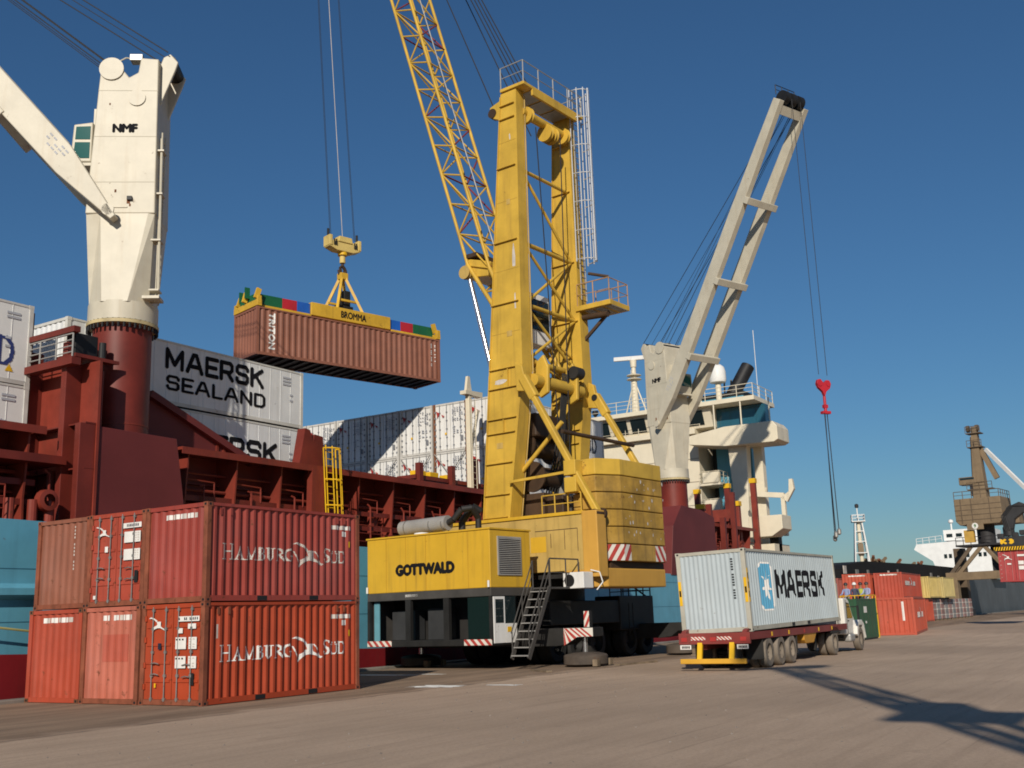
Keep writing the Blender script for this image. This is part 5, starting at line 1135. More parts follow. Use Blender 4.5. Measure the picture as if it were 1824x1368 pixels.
for y in (.12,1.15,2.16): G().box(-.34,-.32,y,y+.2,.95,1.08).build('tail_lamp', redp, rb)
for y in (.06,2.02): np_ = G().box(-.36,-.33,y,y+.38,.70,.84).build('number_plate', white, rb); g = G(); [g.box(-.364,-.36,y+.04+i*.05,y+.075+i*.05,.73,.81) for i in range(6)]; g.build('printing', blackp, np_)
for y in (.62,1.72): G().bar((-.28,y,.9),(-.42,y,.38),.16,.10).build('bumper_post', yel, tr)
G().box(-.50,-.38,.12,2.38,.24,.40).build('bumper', paint('bumper_yellow',(0.62,0.33,0.03,1),.55,var=.12,rust=.1), tr, bevel=.02)
for x in (1.75,3.1,4.45):
    G().tube((x,.3,.52),(x,2.2,.52),.09,10).build('axle', chs, tr)
    for y in (.17,.5,1.96,2.29): wheel('wheel',(x,y,.52),.52,.29,rubber,rubber,tr,'y')
    G().box(x-.5,x+.5,.72,.80,.62,.78).build('leaf_spring', chs, tr)
for y in (.02,1.82): G().box(5.05,5.08,y,y+.6,.35,.95).build('mudflap', chs, tr); G().box(1.05,1.08,y,y+.6,.30,.95).build('mudflap', chs, tr)
for x in (2.0,4.0,6.0,8.0,10.0): G().box(x,x+.12,-.012,0,1.03,1.17).build('side_marker', yel if x != 6 else redp, tr)
wheel('spare_wheel',(.95,.95,.62),.48,.28,rubber,rubber,tr,'y')
G().prism([(6.3,.62),(7.4,.62),(7.9,1.0),(7.9,1.1),(6.1,1.1),(6.1,.75)],'y',.04,.55).build('tool_box', paint('toolbox_yellow',(0.55,0.27,0.03,1),.55,var=.15,rust=.15), tr, bevel=.03)
for x in (.0,.62,1.78,2.4): pass
for y in (.1,2.2): G().prism([(-.3,1.22),(.25,1.22),(.1,1.36),(-.2,1.30)],'y',y,y+.16).build('twistlock', trm, tr)
G().box(8.5,8.65,.3,.5,.3,1.1).build('landing_leg', chs, tr); G().box(8.5,8.65,1.95,2.15,.3,1.1).build('landing_leg', chs, tr)
c_mk = paint('container_pale_grey', (0.40,0.455,0.475,1), .5, var=.05, streak=.30, streak_col=(0.28,0.28,0.25,1), rust=.08)
mk_fr = paint('container_beige_frame', (0.42,0.40,0.33,1), .6, var=.15, rust=.32)
mkz = 1.235
mk = container('shipping_container','pale grey container with black lettering and blue star, on the truck trailer','container',11.6,c_mk,(TK[0],TK[1],mkz),(R(-1.5),R(-.55),R(yw)),H=2.71,frame=mk_fr,post=mk_fr,pitch=.26,detail=2,epitch=.16,edepth=.022)
def side_m(x): return IN+prof(x,.26)*DEPTH-.008
stroke_text('MAERSK', SQ, 1.02, lambda s,q:(3.3+s,side_m(3.3+s),1.02+q), blackp, mk, .015, 6.6, thick=.21)
lb_ = paint('maersk_blue',(0.10,0.33,0.50,1),.5,var=.05)
def rrect(w_,h_,r_=.12): return [(r_,0),(1-r_,0),(1,r_*w_/h_),(1,1-r_*w_/h_),(1-r_,1),(r_,1),(0,1-r_*w_/h_),(0,r_*w_/h_)]
lay(raster_polys([rrect(1.45,1.66)],1.45,1.66,.03),1.45,1.66,lambda s,q:(1.42+s,side_m(1.42+s),.62+q),'emblem_border',white,mk)
lay(raster_polys([rrect(1.33,1.54)],1.33,1.54,.03),1.33,1.54,lambda s,q:(1.48+s,side_m(1.48+s)-.004,.68+q),'emblem_field',lb_,mk)
star = [(.5+.46*(1 if i%2 == 0 else .36)*math.sin(math.pi*i/7), .5+.44*(1 if i%2 == 0 else .36)*math.cos(math.pi*i/7)) for i in range(14)]
lay(raster_polys([star],1.2,1.35,.015),1.2,1.35,lambda s,q:(1.545+s,side_m(1.545+s)-.008,.78+q),'emblem_star',white,mk)
for y0 in (-.006,2.438-.14):
    wl = G().box(-.012,-.004,y0+.025,y0+.125,.95,1.75).build('warning_label', yel, mk); G().box(-.016,-.012,y0+.045,y0+.105,1.25,1.45).build('printing', blackp, wl)
wl = G().box(.02,.13,-.012,-.004,.95,2.05).build('warning_label', yel, mk); [G().box(.045,.105,-.016,-.012,z,z+.2).build('printing', blackp, wl) for z in (1.1,1.4,1.7)]
g = G()
for i in range(16): 
    if i%6 != 5: y = .48; ex_ = end_x(y,.0); g.add([(ex_,y-.04,2.35-i*.085),(ex_,y+.04,2.35-i*.085),(ex_,y+.04,2.40-i*.085),(ex_,y-.04,2.40-i*.085)],[(0,1,2,3)])
g.build('printing', blackp, mk)
tw = paint('truck_white',(0.70,0.67,0.61,1),.35,var=.05)
tt = thing('tractor_truck','white conventional tractor truck pulling the pale grey container','truck',(TK[0]+12.45*math.cos(R(yw))-.0,TK[1]+12.45*math.sin(R(yw)),0),trz)
G().box(-3.4,3.6,.75,.9,.55,.85).build('chassis_rail', chs, tt); G().box(-3.4,3.6,1.55,1.7,.55,.85).build('chassis_rail', chs, tt)
cab = G().prism([(.35,.75),(1.75,.75),(1.85,1.5),(1.3,2.2),(1.05,2.28),(.35,2.28)],'y',.12,2.32).build('cab', tw, tt, bevel=.06)
G().prism([(.8,1.42),(1.72,1.42),(1.25,2.06),(.8,2.1)],'y',.108,.12).build('window', glass(), cab); G().prism([(.7,.8),(.72,.8),(.72,2.2),(.7,2.2)],'y',.105,.12).build('door_gap', chs, cab); G().box(.85,1.0,.09,.12,1.3,1.34).build('door_handle', chs, cab)
hoodp = G().prism([(1.75,.85),(3.4,.85),(3.45,1.32),(3.2,1.5),(1.8,1.62)],'y',.42,2.02).build('hood', tw, tt, bevel=.08)
for y0,y1 in ((.0,.5),(1.95,2.44)):
    fd = G().prism([(1.85,.72),(2.0,1.12),(2.35,1.32),(2.95,1.32),(3.3,1.15),(3.45,.75),(3.55,.55),(3.45,.5),(3.25,.78),(3.0,1.08),(2.4,1.1),(2.15,.9),(2.05,.62)],'y',y0,y1).build('fender', tw, tt, bevel=.03)
    wheel('wheel',(2.7,y0+.18 if y0 < 1 else y1-.18,.52),.52,.28,rubber,rubber,tt,'y')
G().box(3.4,3.6,.1,2.34,.42,.72).build('front_bumper', tw, tt, bevel=.04); G().box(.9,1.75,.06,.4,.42,.78).build('fuel_tank', galv, tt, bevel=.1)
for y in (.17,.5,1.94,2.27): wheel('wheel',(-1.9,y,.52),.52,.28,rubber,rubber,tt,'y')
G().prism([(-2.6,.9),(-2.35,1.12),(-1.5,1.12),(-1.2,.9)],'y',.0,.62).build('mudguard', chs, tt)
mr = G().bar((1.55,-.18,1.35),(1.55,-.18,1.95),.06,.2).build('mirror', chs, tt); G().tube((1.5,.12,1.9),(1.55,-.15,1.9),.02,6).build('mirror_arm', chs, mr)
G().tube((.25,.35,.8),(.25,.35,2.9),.06,10).build('exhaust_stack', galv, tt)
# ------------------------------------------------------------------ containers and workers further along the quay
BG = 'containers further along the quay'
grnc = cpaint('container_green', (0.022,0.085,0.040), fade=.15, rust=.1)
gc = container('shipping_container','dark green container standing behind the white truck','container',4.3,grnc,(42.9,-5.0,0.08),H=2.25,group=BG,detail=1,front='smooth',flat=True)
G().box(.3,4.0,.0,2.4,-.08,.02).build('skid', chs, gc); G().box(1.55,2.15,.012,.022,1.45,1.8).build('notice', white, gc); G().box(1.7,1.95,.012,.022,.85,.98).build('notice', white, gc)
c_bg1 = cpaint('container_brick_red', (0.44,0.075,0.038), fade=.2); c_bg2 = cpaint('container_scarlet', (0.40,0.062,0.034), fade=.2)
b1 = container('shipping_container','red container with a vertical white number strip, on the ground behind the green one','container',12.19,c_bg1,(53.0,-5.9,0),(0,0,R(8.7)),H=2.36,group=BG,detail=1)
strip_on_end(b1,.62,.76,.9,2.1,white)
def small_print(t, x0, z0, k=1.0):
    lay(raster_polys(flagbird[:2],1.7*k,.8*k,.05),1.7*k,.8*k,lambda s,q:(x0+s,.005,z0+q),'emblem',white,t)
    g = G()
    for i in range(6): g.box(x0-2.6*k+i*.42*k,x0-2.3*k+i*.42*k,.002,.008,z0+.15*k,z0+.5*k)
    for i in range(3): g.box(x0+1.9*k+i*.42*k,x0+2.2*k+i*.42*k,.002,.008,z0+.15*k,z0+.5*k)
    g.build('lettering', white, t)
small_print(b1,5.4,.9)
b2 = container('shipping_container','red container with white emblem, on the upper tier behind the vertical-strip one','container',12.19,c_bg2,(81.0,1.0,2.45),(0,0,R(4.6)),H=2.30,group=BG,detail=1); broken_strip_end(b2,.4,1.9,2.05,2.17,6); small_print(b2,4.6,1.0,1.1)
b3 = container('shipping_container','red container on the upper tier, directly behind the workers','container',12.19,c_bg1,(80.0,3.55,2.45),(0,0,R(4.6)),H=2.30,group=BG,detail=1); broken_strip_end(b3,.4,1.9,2.05,2.17,6)
b4 = container('shipping_container','red container carrying the upper red containers, mostly hidden','container',12.19,c_bg2,(81.2,1.02,0),(0,0,R(4.6)),H=2.44,group=BG,detail=1)
b4b = container('shipping_container','red container carrying the one behind the workers','container',12.19,c_bg1,(80.2,3.58,0),(0,0,R(4.6)),H=2.44,group=BG,detail=1)
for i, (u, v) in enumerate(((78.5,6.1),)):
    q_ = container('shipping_container','faded red container with white placards, left end of the upper tier','container',6.06,cpaint('container_faded',(0.30,0.09,0.07)),(u,v-.1,2.4),H=2.0,group=BG,detail=1); [plate(q_,'placard',white,.5,1.9,z,z+.2,x=-.02) for z in (1.2,.9,.4)]
tky = cpaint('container_pale_yellow', (0.56,0.42,0.14), fade=.2, streak=.4)
container('shipping_container','pale yellow container end on the upper tier, nearer the red ones','container',6.06,tky,(104.6,3.6,2.5),H=2.3,W=2.44,group=BG,detail=1); 
container('shipping_container','pale yellow container on the upper tier, to the right of its twin','container',6.06,cpaint('container_straw',(0.50,0.40,0.16),fade=.2),(111.5,3.4,2.5),H=2.3,W=2.44,group=BG,detail=1)
# row of strapped bundles under the yellow boxes
cols_b = [(0.26,0.26,0.25),(0.30,0.18,0.16),(0.28,0.27,0.26),(0.33,0.20,0.18)]
bu0 = None; k_ = 0
ordn = ['first','second','third','fourth','fifth','sixth','seventh','eighth','ninth','tenth','eleventh','twelfth','thirteenth','fourteenth','fifteenth','sixteenth','seventeenth','eighteenth']
for i in range(18):
    u = 92.0+i*2.2
    if 5 <= i < 7: continue
    t = thing('strapped_bundle', f'tall strapped bundle, {ordn[k_]} in the row from the red containers', 'bundle', (u,4.0,0), group='strapped bundles in a row on the quay'); k_ += 1
    G().box(0,1.75,0,2.2,.12,2.35).build('wrapped_stack', paint('bundle_%d'%(i%4), cols_b[i%4]+(1,), .7, var=.25, scale=2), t, bevel=.08)
    for z in (.6,1.25,1.9): G().box(-.012,1.762,-.012,2.212,z-.05,z+.05).build('strap', whitew, t)
    for x in (.2,1.35): G().box(x,x+.2,0,2.2,0,.12).build('timber', wood, t)
b5 = container('shipping_container','small red container standing within the row of strapped bundles','container',3.9,c_bg1,(103.1,3.9,0),H=2.4,group=BG,detail=1)
container('shipping_container','red container base under the pale yellow boxes','container',12.19,c_bg2,(104.6,6.3,0),H=2.45,group=BG,detail=1)
# workers in a yellow work basket behind the green container
wb = thing('work_basket','yellow steel work basket with the workers, behind the green container','basket',(47.6,-4.55,0))
for x, y in ((0,0),(0,1.75),(1.4,0),(1.4,1.75)): G().box(x-.05,x+.05,y-.05,y+.05,0,1.45).build('leg', yel, wb)
fl_ = G().box(-.05,1.45,-.05,1.8,1.40,1.48).build('floor', yel, wb); G().rail([(0,0,1.48),(0,1.75,1.48),(1.4,1.75,1.48),(1.4,0,1.48)],1.05,.03,.8,2,True).build('railing', yel, wb)
def cloth_mat(name, trousers, shirt, skin=(0.30,0.16,0.10)):
    m = bpy.data.materials.new(name); m.use_nodes = True; N = m.node_tree.nodes; L = m.node_tree.links; tc = N.new('ShaderNodeTexCoord'); sx = N.new('ShaderNodeSeparateXYZ'); L.new(tc.outputs['Object'], sx.inputs[0])
    r_ = N.new('ShaderNodeMapRange'); r_.inputs['From Max'].default_value = 2.0; L.new(sx.outputs['Z'], r_.inputs['Value']); cr_ = N.new('ShaderNodeValToRGB'); cr_.color_ramp.interpolation = 'CONSTANT'
    e = cr_.color_ramp.elements; e[0].color = (.02,.018,.016,1); e[1].position = .05; e[1].color = trousers+(1,)
    for p_, c_ in ((.49,shirt),(.735,skin)): x = e.new(p_); x.color = c_+(1,)
    L.new(r_.outputs[0], cr_.inputs[0]); L.new(cr_.outputs[0], N['Principled BSDF'].inputs['Base Color']); N['Principled BSDF'].inputs['Roughness'].default_value = .8; return m
def person(label, loc, rz, mat, helmet, vest=None, reach=0.0):
    t = thing('person', label, 'person', loc, (0,0,rz), 'workers behind the green container')
    V = [(0,0,.95),(0,0,1.15),(0,.01,1.36),(0,.0,1.48),(0,-.01,1.56),(0,-.02,1.66),(0,-.01,1.75)]
    E = [(i,i+1) for i in range(6)]; Rr = [.15,.14,.15,.07,.065,.105,.085]
    def chain(pts, rads, root):
        k0 = len(V); 
        for i, p_ in enumerate(pts): V.append(p_); Rr.append(rads[i]); E.append((root if i == 0 else k0+i-1, k0+i))
    for s_ in (-1,1):
        chain([(s_*.19,0,1.42),(s_*.24,-.06-.1*reach,1.16),(s_*.22,-.24-.2*reach,1.02+.15*reach),(s_*.21,-.30-.22*reach,1.0+.17*reach)],[.065,.052,.042,.04],2)
        chain([(s_*.10,0,.88),(s_*.11,-.02,.50),(s_*.11,.02,.10),(s_*.115,-.12,.05)],[.10,.07,.05,.045],0)
    me = bpy.data.meshes.new('body'); me.from_pydata(V,E,[]); me.materials.append(mat); o = bpy.data.objects.new('body',me); COL.objects.link(o); o.parent = t
    sk = o.modifiers.new('skin','SKIN'); 
    for i, v_ in enumerate(me.skin_vertices[0].data): v_.radius = (Rr[i],Rr[i]*(.72 if i in (0,1,2) else 1)); v_.use_root = (i == 0)
    ss = o.modifiers.new('sub','SUBSURF'); ss.levels = 1; ss.render_levels = 2
    G().lathe([(.145,0),(.125,.02),(.12,.09),(.07,.15),(0,.165)],(0,-.02,1.70),'z',16).build('helmet' if helmet[0] > .3 or helmet[2] > .3 else 'cap', paint('hat_%d'%int(helmet[0]*100+helmet[2]*10), helmet+(1,), .4), t, smooth=True)
    if vest: G().lathe([(.17,.98),(.20,1.1),(.205,1.3),(.16,1.43),(.09,1.46)],(0,0,0),'z',16).build('vest', paint('vest', vest+(1,), .7), t, smooth=True)
    return t
skin = (0.26,0.14,0.09)
person('worker in white helmet and dark overall in the work basket', (48.0,-3.6,1.49), R(-60), cloth_mat('dark_overall',(.02,.02,.03),(.05,.05,.09)), (.75,.75,.72))
person('worker in pale blue shirt at the left of the basket', (48.0,-3.1,1.49), R(-100), cloth_mat('blue_shirt',(.22,.20,.15),(.25,.30,.48)), (.03,.03,.03), reach=.6)
person('worker in green-yellow vest in the middle of the basket', (48.3,-3.9,1.49), R(-80), cloth_mat('vest_worker',(.05,.06,.05),(.10,.16,.14)), (.04,.03,.03), (.40,.42,.06), .4)
person('worker in light shirt and white trousers at the right of the basket', (48.2,-4.3,1.49), R(-110), cloth_mat('light_worker',(.45,.45,.48),(.30,.33,.50)), (.05,.04,.04), reach=.5)

# ------------------------------------------------------------------ reach stacker arm with a red container, right edge
rs = thing('reach_stacker','dark reach stacker boom with striped spreader holding a red container, right edge','vehicle',(77.2,-7.6,0),(0,0,R(0)))
rz0 = 5.95
kb = paint('boom_black',(0.022,0.022,0.024,1),.55,var=.3)
sb = G().box(-.05,.5,-2.7,.15,rz0+.02,rz0+.30).build('spreader_beam', yel, rs)
g = G()
for i in range(14): y = .15-i*.2; g.add([(-.055,y,rz0+.03),(-.055,y-.1,rz0+.03),(-.055,y-.2,rz0+.29),(-.055,y-.1,rz0+.29)],[(0,1,2,3)])
g.build('hazard_bar', blackp, sb)
hb = G().prism([(-.3,rz0+.3),(-2.6,rz0+.3),(-2.3,rz0+1.15),(-.55,rz0+1.1)],'x',.0,.7).build('spreader_head', kb, rs, bevel=.05)
text_on('K 3', 1.05, .42, lambda s,q:(-.012,-.38-s,rz0+.52+q), yel, hb, .04, 2)
for i, (y, z) in enumerate(((-.4,1.3),(-.9,1.45),(-1.5,1.35),(-2.1,1.5),(-1.2,1.7))): G().box(.0,.6,y-.3,y+.2,rz0+z-.3,rz0+z+.1).build('rotator_gear', kb, rs, bevel=.06)
G().tube((.3,-1.1,rz0+1.2),(.3,-1.1,rz0+1.9),.45,16).build('rotator', kb, rs, smooth=True)
G().prism([(-.75,rz0+1.7),(-1.5,rz0+1.7),(-1.7,rz0+2.5),(-2.4,rz0+3.0),(-10.5,rz0-1.5),(-11.0,rz0-.6),(-2.2,rz0+3.9),(-1.2,rz0+3.5),(-.8,rz0+2.6)],'x',-.1,.75).build('boom', kb, rs, bevel=.05)
for i in range(4): G().pipe([(-.12-.02*i,-.9-.12*i,rz0+1.6),(-.2,-.75-.1*i,rz0+2.8),(-.15,-1.4-.1*i,rz0+3.6),(-.1,-2.6,rz0+3.5)],.04,6).build('hydraulic_hose', kb, rs)
bd = G().box(-1.6,1.9,-15.5,-7.6,.7,2.1).build('body', paint('stacker_yellow',(0.55,0.33,0.03,1),.5,var=.1), rs, bevel=.1); G().box(-.5,1.0,-11.5,-9.8,2.1,3.8).build('cab', kb, rs, bevel=.1); G().box(-1.2,1.5,-15.4,-13.2,2.1,4.6).build('boom_tower', MATS['stacker_yellow'], rs, bevel=.1)
for y in (-8.4,-14.2):
    for x in (-1.7,2.0): wheel('wheel',(x,y,.85),.85,.6,tyre_dark,chs,rs,'x')
c_hr = cpaint('container_crimson',(0.36,0.045,0.045),fade=.2)
rc = container('shipping_container','crimson container with door bars held up by the reach stacker','container',6.06,c_hr,(77.35,-10.05,3.38),(R(1.5),0,0),H=2.56,front='door',detail=1,bar=paint('worn_pink_bar',(0.40,0.16,0.15,1),.6))
bird_on_door(rc,2.15,1.72,.75,.5,white,-.03)
for z in (1.38,.98): plate(rc,'placard',white,.55,.95,z,z+.3,x=-.03); plate(rc,'placard',white,.12,.5,z,z+.3,x=-.03)
plate(rc,'number_plate',white,.2,1.0,2.05,2.2,x=-.03); plate(rc,'placard',white,1.5,1.8,1.38,1.5,x=-.03)

# ------------------------------------------------------------------ brown harbour crane with the number 9
hcm = paint('harbour_crane_tan',(0.205,0.145,0.085,1),.6,var=.12,streak=.3); hcd = paint('harbour_crane_brown',(0.12,0.085,0.055,1),.65,var=.2); hcs = paint('harbour_crane_dark',(0.028,0.026,0.028,1),.6)
hc = thing('harbour_crane','tan portal harbour crane with boxy cabin standing on legs in the distance','crane',(144.0,3.2,0),(0,0,R(-6)))
hz_ = 9.6
hh = G().prism([(-3.1,13.0),(-2.6,12.4),(2.6,12.4),(3.1,13.0),(3.1,16.1),(-3.1,16.1)],'x',-2.8,2.8).build('machinery_house', hcm, hc, bevel=.08)
for z in (13.1,13.8,14.5,15.2): G().box(-2.84,-2.8,-3.1,3.1,z-.04,z+.04).build('panel_joint', hcd, hh)
for y in (-1.6,.8,2.2): G().box(-2.85,-2.8,y-.05,y+.05,12.7,16.0).build('panel_joint', hcd, hh)
G().box(-1.5,1.5,-4.9,-3.1,12.3,14.2).build('house_annex', hcm, hc, bevel=.08); G().rail([(-2.8,3.0,16.1),(-2.8,-3.0,16.1),(2.8,-3.0,16.1)],1.0,.05,1.2,1).build('railing', hcd, hh)
nb = G().box(-3.2,-3.05,-.6,1.6,11.7,12.7).build('number_board', hcm, hc); G().lathe([(0,-.02),(.42,-.02),(.42,.02),(0,.02)],(-3.23,.5,12.2),'x',20).build('number_disc', white, nb)
text_on('9', .30, .5, lambda s,q:(-3.27,.65-s,11.95+q), paint('disc_print',(0.1,0.2,0.1,1),.6), nb, .04, 1)
G().tube((0,0,9.8),(0,0,12.4),1.2,20).build('slewing_column', hcs, hc, smooth=True); G().box(-2.9,-2.1,.9,2.2,10.0,11.7).build('stair_hut', paint('hut_yellow',(0.50,0.30,0.06,1),.6), hc)
G().box(-2.6,2.6,-3.6,3.6,9.5,9.75).build('portal_deck', hcs, hc); G().rail([(-2.6,3.5,9.75),(-2.6,-3.5,9.75)],1.0,.05,1.0,1).build('railing', hcs, hc)
# lower tower
tw_ = G().hexa([(-.9,-.9,16.1),(.9,-.9,16.1),(.9,.9,16.1),(-.9,.9,16.1)],[(-.5,-.5,26.4),(.5,-.5,26.4),(.5,.2,26.4),(-.5,.2,26.4)]).build('tower', hcm, hc)
G().bar((0,-2.4,18.8),(0,-.5,23.6),.5,.7).build('tower_strut', hcm, hc); G().box(-.9,.7,.3,2.6,18.2,19.3).build('driver_cab', hcm, hc, bevel=.08); G().box(-.92,-.9,.5,2.4,18.9,19.2).build('window', glass(), hc); G().box(-.8,.8,-.6,1.2,16.6,18.2).build('column_base', hcs, hc)
for z, y in ((17.4,1.6),(23.4,.9),(25.4,.9)): 
    p_ = G().box(-.9,.9,-y-.2,y,z,z+.12).build('platform', hcd, hc); G().rail([(-.9,y,z+.12),(-.9,-y-.2,z+.12)],.9,.04,.8,1).build('railing', hcd, p_)
for y in (-.7,.5): G().tube((0,y,26.2),(0,y+.4,26.2),.5,14).build('head_sheave', hcd, hc)
G().tube((-.3,1.0,16.2),(-.3,.4,25.0),.10,8).build('back_tie', hcd, hc)
G().bar((-.2,-1.4,23.0),(-6,-12.5,9.5),.35,.5).build('jib', rwhite, hc)
for y0,y1 in ((2.8,5.2),(.4,4.2),(.0,-4.6)): G().bar((-2.0,y0*.6,9.5),(-2.4,y1 if y1 > 0 else -3.4,5.2),.5,.5).build('portal_leg', hcm if y1 != 5.2 else hcd, hc, bevel=.05)
G().box(-1.2,-.2,-2.2,-.6,5.6,9.5).build('cable_drum_box', hcs, hc); G().box(-2.7,-1.6,-7.5,5.4,4.9,6.0).build('portal_beam', hcm, hc, bevel=.05)
for y in (4.6,-6.2):
    G().box(-2.8,-1.5,y-.7,y+.7,.9,5.2).build('portal_leg', hcm, hc, bevel=.08); G().box(-3.2,-1.1,y-.9,y+.9,.0,.9).build('bogie', hcs, hc)
    G().box(1.8,3.0,y-.7,y+.7,.9,9.5).build('portal_leg', hcd, hc); G().box(1.4,3.4,y-.9,y+.9,.0,.9).build('bogie', hcs, hc)
# ------------------------------------------------------------------ ships moored further along
blk = paint('hull_black',(0.005,0.005,0.006,1),.85,var=.3)
bs = thing('barge','long black barge hull moored behind the far containers','ship',(0,0,0))
g = G(); U_ = [91,93,101,112,130,150,156]; T_ = [5.6,6.1,6.65,6.75,6.95,6.95,6.3]
vs = []
for u, z in zip(U_,T_): vs += [(u,9.2,-3),(u,9.2,z),(u,22,z),(u,22,-3)]
for i in range(len(U_)-1): 
    for j in range(3): g.add([vs[4*i+j],vs[4*(i+1)+j],vs[4*(i+1)+j+1],vs[4*i+j+1]],[(0,1,2,3)])
g.add(vs[:4],[(0,1,2,3)]); g.add(vs[-4:],[(0,1,2,3)]); g.build('hull', blk, bs)
rr = random.Random(11)
for i in range(12): u = 92+i*4.6; G().box(u,u+rr.uniform(.5,1.6),9.12,9.2,4.9+rr.uniform(-.4,.8),5.15+rr.uniform(0,.9)).build('freeing_port' if i%3 else 'hull_mark', whitew if i%4 == 0 else steel, bs)
for i in range(22): u = 108+rr.uniform(0,26); v = 9.6+rr.uniform(0,3); z = 6.8; G().bar((u,v,z),(u+rr.uniform(-1.2,1.2),v+rr.uniform(-.5,.5),z+rr.uniform(.2,.8)),.3,.25).build('deck_gear', rustm if i%3 else hcm, bs)
mst = thing('lattice_mast','white lattice mast with lamps rising above the black barge','mast',(108.5,11.5,6.6),(0,0,R(20)))
wm_ = paint('mast_white',(0.74,0.74,0.72,1),.5,var=.06)
for x, y in ((-.8,-.8),(.8,-.8),(.8,.8),(-.8,.8)): G().tube((x,y,0),(x*.45,y*.45,5.0),.09,8).build('leg', wm_, mst)
for z in (1.3,2.6,3.8):
    k_ = .8*(1-.55*z/5); P_ = [(-k_,-k_,z),(k_,-k_,z),(k_,k_,z),(-k_,k_,z)]
    for a, c in zip(P_,P_[1:]+P_[:1]): G().tube(a,c,.06,6).build('tie', wm_, mst)
tp_ = G().box(-.75,.75,-.75,.75,4.9,5.0).build('top_platform', wm_, mst); G().rail([(-.7,-.7,5),(.7,-.7,5),(.7,.7,5),(-.7,.7,5)],.7,.04,.7,1,True).build('railing', wm_, tp_); G().tube((0,0,0),(0,0,4.9),.22,10).build('core_pipe', creamw, mst); G().tube((0,0,5),(0,0,6.6),.07,8).build('top_pole', wm_, mst); G().lathe([(0,0),(.22,.1),(.22,.45),(0,.55)],(0,0,6.5),'z',12).build('lamp', hcs, mst)
G().box(-.3,.3,-.3,.3,1.0,2.4).build('control_box', hcm, mst)
whs = thing('cargo_ship','white superstructure and grey hull of a ship beyond the harbour crane','ship',(0,0,0))
gh = paint('hull_grey',(0.085,0.095,0.105,1),.5,var=.2,streak=.4,scale=.3)
G().prism([(158,-3),(300,-3),(300,5.6),(172,5.8),(158,6.2)],'y',9.4,28).build('hull', gh, whs, bevel=.2)
w1_ = G().prism([(21.5,11.4),(21.0,12.3),(8,12.7),(8,6.0),(17.5,6.0),(18.5,9.2)],'x',183,196).build('superstructure', wm_, whs); G().box(184.5,195,8.5,16.5,12.7,14.6).build('wheelhouse', wm_, whs)
for y in (9.4,11.4,13.4,15.0): G().box(184.42,184.5,y,y+1.0,13.3,13.9).build('window', glass(), whs)
for y in (9.5,12.3,15.2): 
    for d_ in (0,.8): G().box(182.92,183,y+d_,y+d_+.5,9.6,10.3).build('window', glass(), whs)
G().tube((186,15.3,14.6),(186,15.3,15.8),.15,8).build('radar_post', wm_, whs); G().lathe([(0,.6),(.4,.4),(.45,0),(.2,-.2)],(186,15.3,16.0),'z',14).build('radome', wm_, whs, smooth=True); G().ladder((186,10.8,14.6),(186,10.8,18.5),(0,1,0),.8,.07,.6).build('signal_mast', wm_, whs)
G().rail([(183.2,21,12.3),(183.2,16.6,12.6)],1.0,.05,1.2,1).build('railing', wm_, whs)
# ------------------------------------------------------------------ lattice boom of another crane behind the photographer; only its shadow falls into the picture
lm = thing('lattice_boom','lattice boom of another quay crane behind the viewpoint, its shadow crossing the apron','crane',(-29.6,-33.9,0))
hgt = 23.0; kk = hgt/math.tan(R(SUN_EL)); tpx, tpy = 16.4-kk*math.cos(R(SUN_PHI)), -9.5-kk*math.sin(R(SUN_PHI))
T0 = Vector((tpx+29.6,tpy+33.9,hgt)); B0 = Vector((0,0,0)); ax = (T0-B0).normalized(); sx_ = ax.cross(Vector((math.cos(R(SUN_PHI)),math.sin(R(SUN_PHI)),0))).normalized(); sy_ = ax.cross(sx_)
def bn(f_, i): k_ = .62-.24*f_; c_ = ((-1,-.4),(1,-.4),(0,.8))[i]; return B0.lerp(T0,f_)+sx_*k_*c_[0]+sy_*k_*c_[1]
for i in range(3): G().tube(bn(0,i),bn(1,i),.15,8).build('boom_chord', ylw, lm)
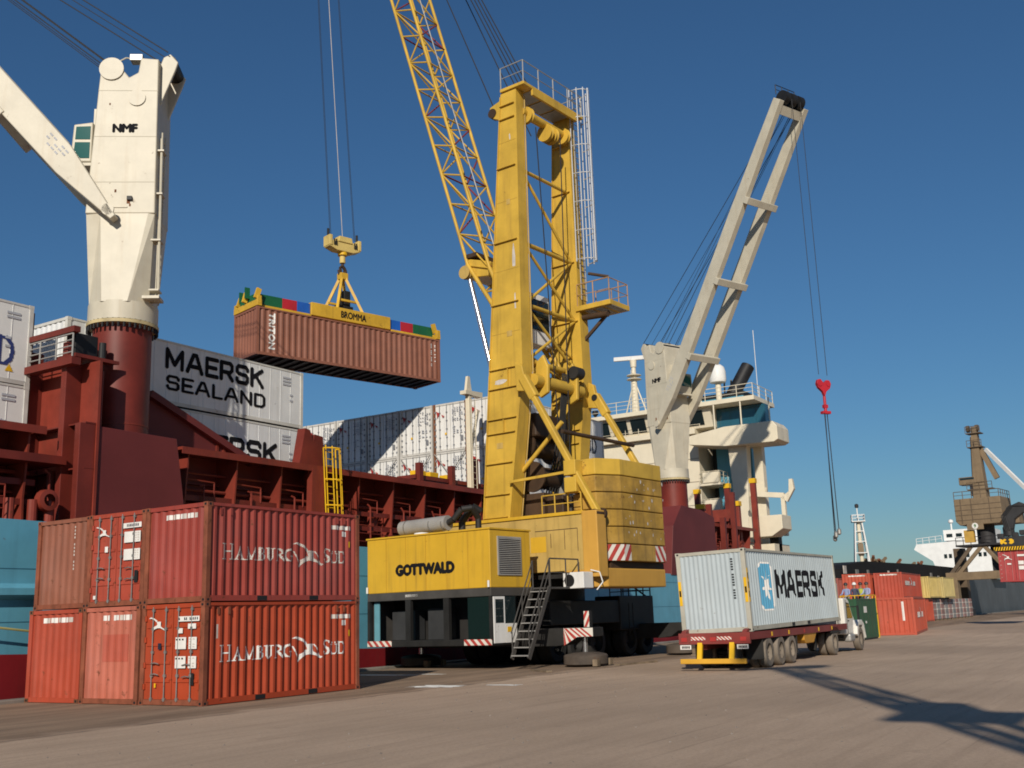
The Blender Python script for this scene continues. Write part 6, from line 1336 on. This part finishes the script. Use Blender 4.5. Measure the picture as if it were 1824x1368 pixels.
for j in range(6):
    for i in range(3): G().tube(bn(j/6,i),bn((j+1)/6,(i+1)%3),.06,6).build('lacing', ylw, lm)
pl_ = G().bar(T0-sx_*1.6,T0+sx_*1.6,.5,.4).build('boom_head', ylw, lm); G().tube(T0-sx_*1.3+sy_*.4,T0-sx_*.4+sy_*.4,.45,14).build('sheave', winchb, lm)
c0 = B0.lerp(T0,.67); G().box(c0.x-.9,c0.x+.9,c0.y-1.3,c0.y+.9,c0.z-.2,c0.z).build('rest_platform', galv, lm); G().box(c0.x-.6,c0.x+.5,c0.y-.8,c0.y+.5,c0.z,c0.z+1.2).build('shadow_house', ylw, lm, bevel=.05)  # unseen platform and house, placed so their shadow widens on the apron
G().box(-3,3,-2,2,0,1.6).build('carrier', ylw, lm, bevel=.1)
# ------------------------------------------------------------------ small things on the apron
rr = random.Random(21)
for i, (u, v, a, l_) in enumerate(((27.3,-1.9,.2,2.2),(14.6,-1.2,.9,1.6),(19.5,-2.6,-.2,2.4),(12.9,7.2,.1,2.0))):
    o = G().box(-l_/2,l_/2,-.11,.11,0,.06).build('plank', wood); o.location = (u,v,.004); o.rotation_euler = (0,0,a); tag(o, ['loose weathered plank beside the far outrigger pad','short weathered plank in front of the near outrigger pad','long weathered plank lying along the near outrigger pad','weathered plank near the quay edge by the left outrigger'][i], 'plank', 'loose timber on the apron')
sp_ = tag(G().prism([(-.6,0),(.6,0),(.55,.3),(-.5,.34)],'y',-.3,.3).build('steel_beam', c_red3), 'short red steel beam lying at the quay edge behind the crane', 'beam'); sp_.location = (46.5,6.6,0); sp_.rotation_euler = (0,0,.3)
peb = G()
for i in range(260):
    u = rr.uniform(-14,14); v = rr.uniform(-17,-1); s_ = rr.uniform(.008,.028); peb.lathe([(0,-s_*.2),(s_,0),(s_*.7,s_*.6),(0,s_*.8)],(u,v,0),'z',5)
pb = peb.build('loose_gravel', paint('gravel_grey',(0.22,0.19,0.16,1),.9,var=.4)); tag(pb,'scattered small stones on the asphalt apron','gravel',kind='stuff')
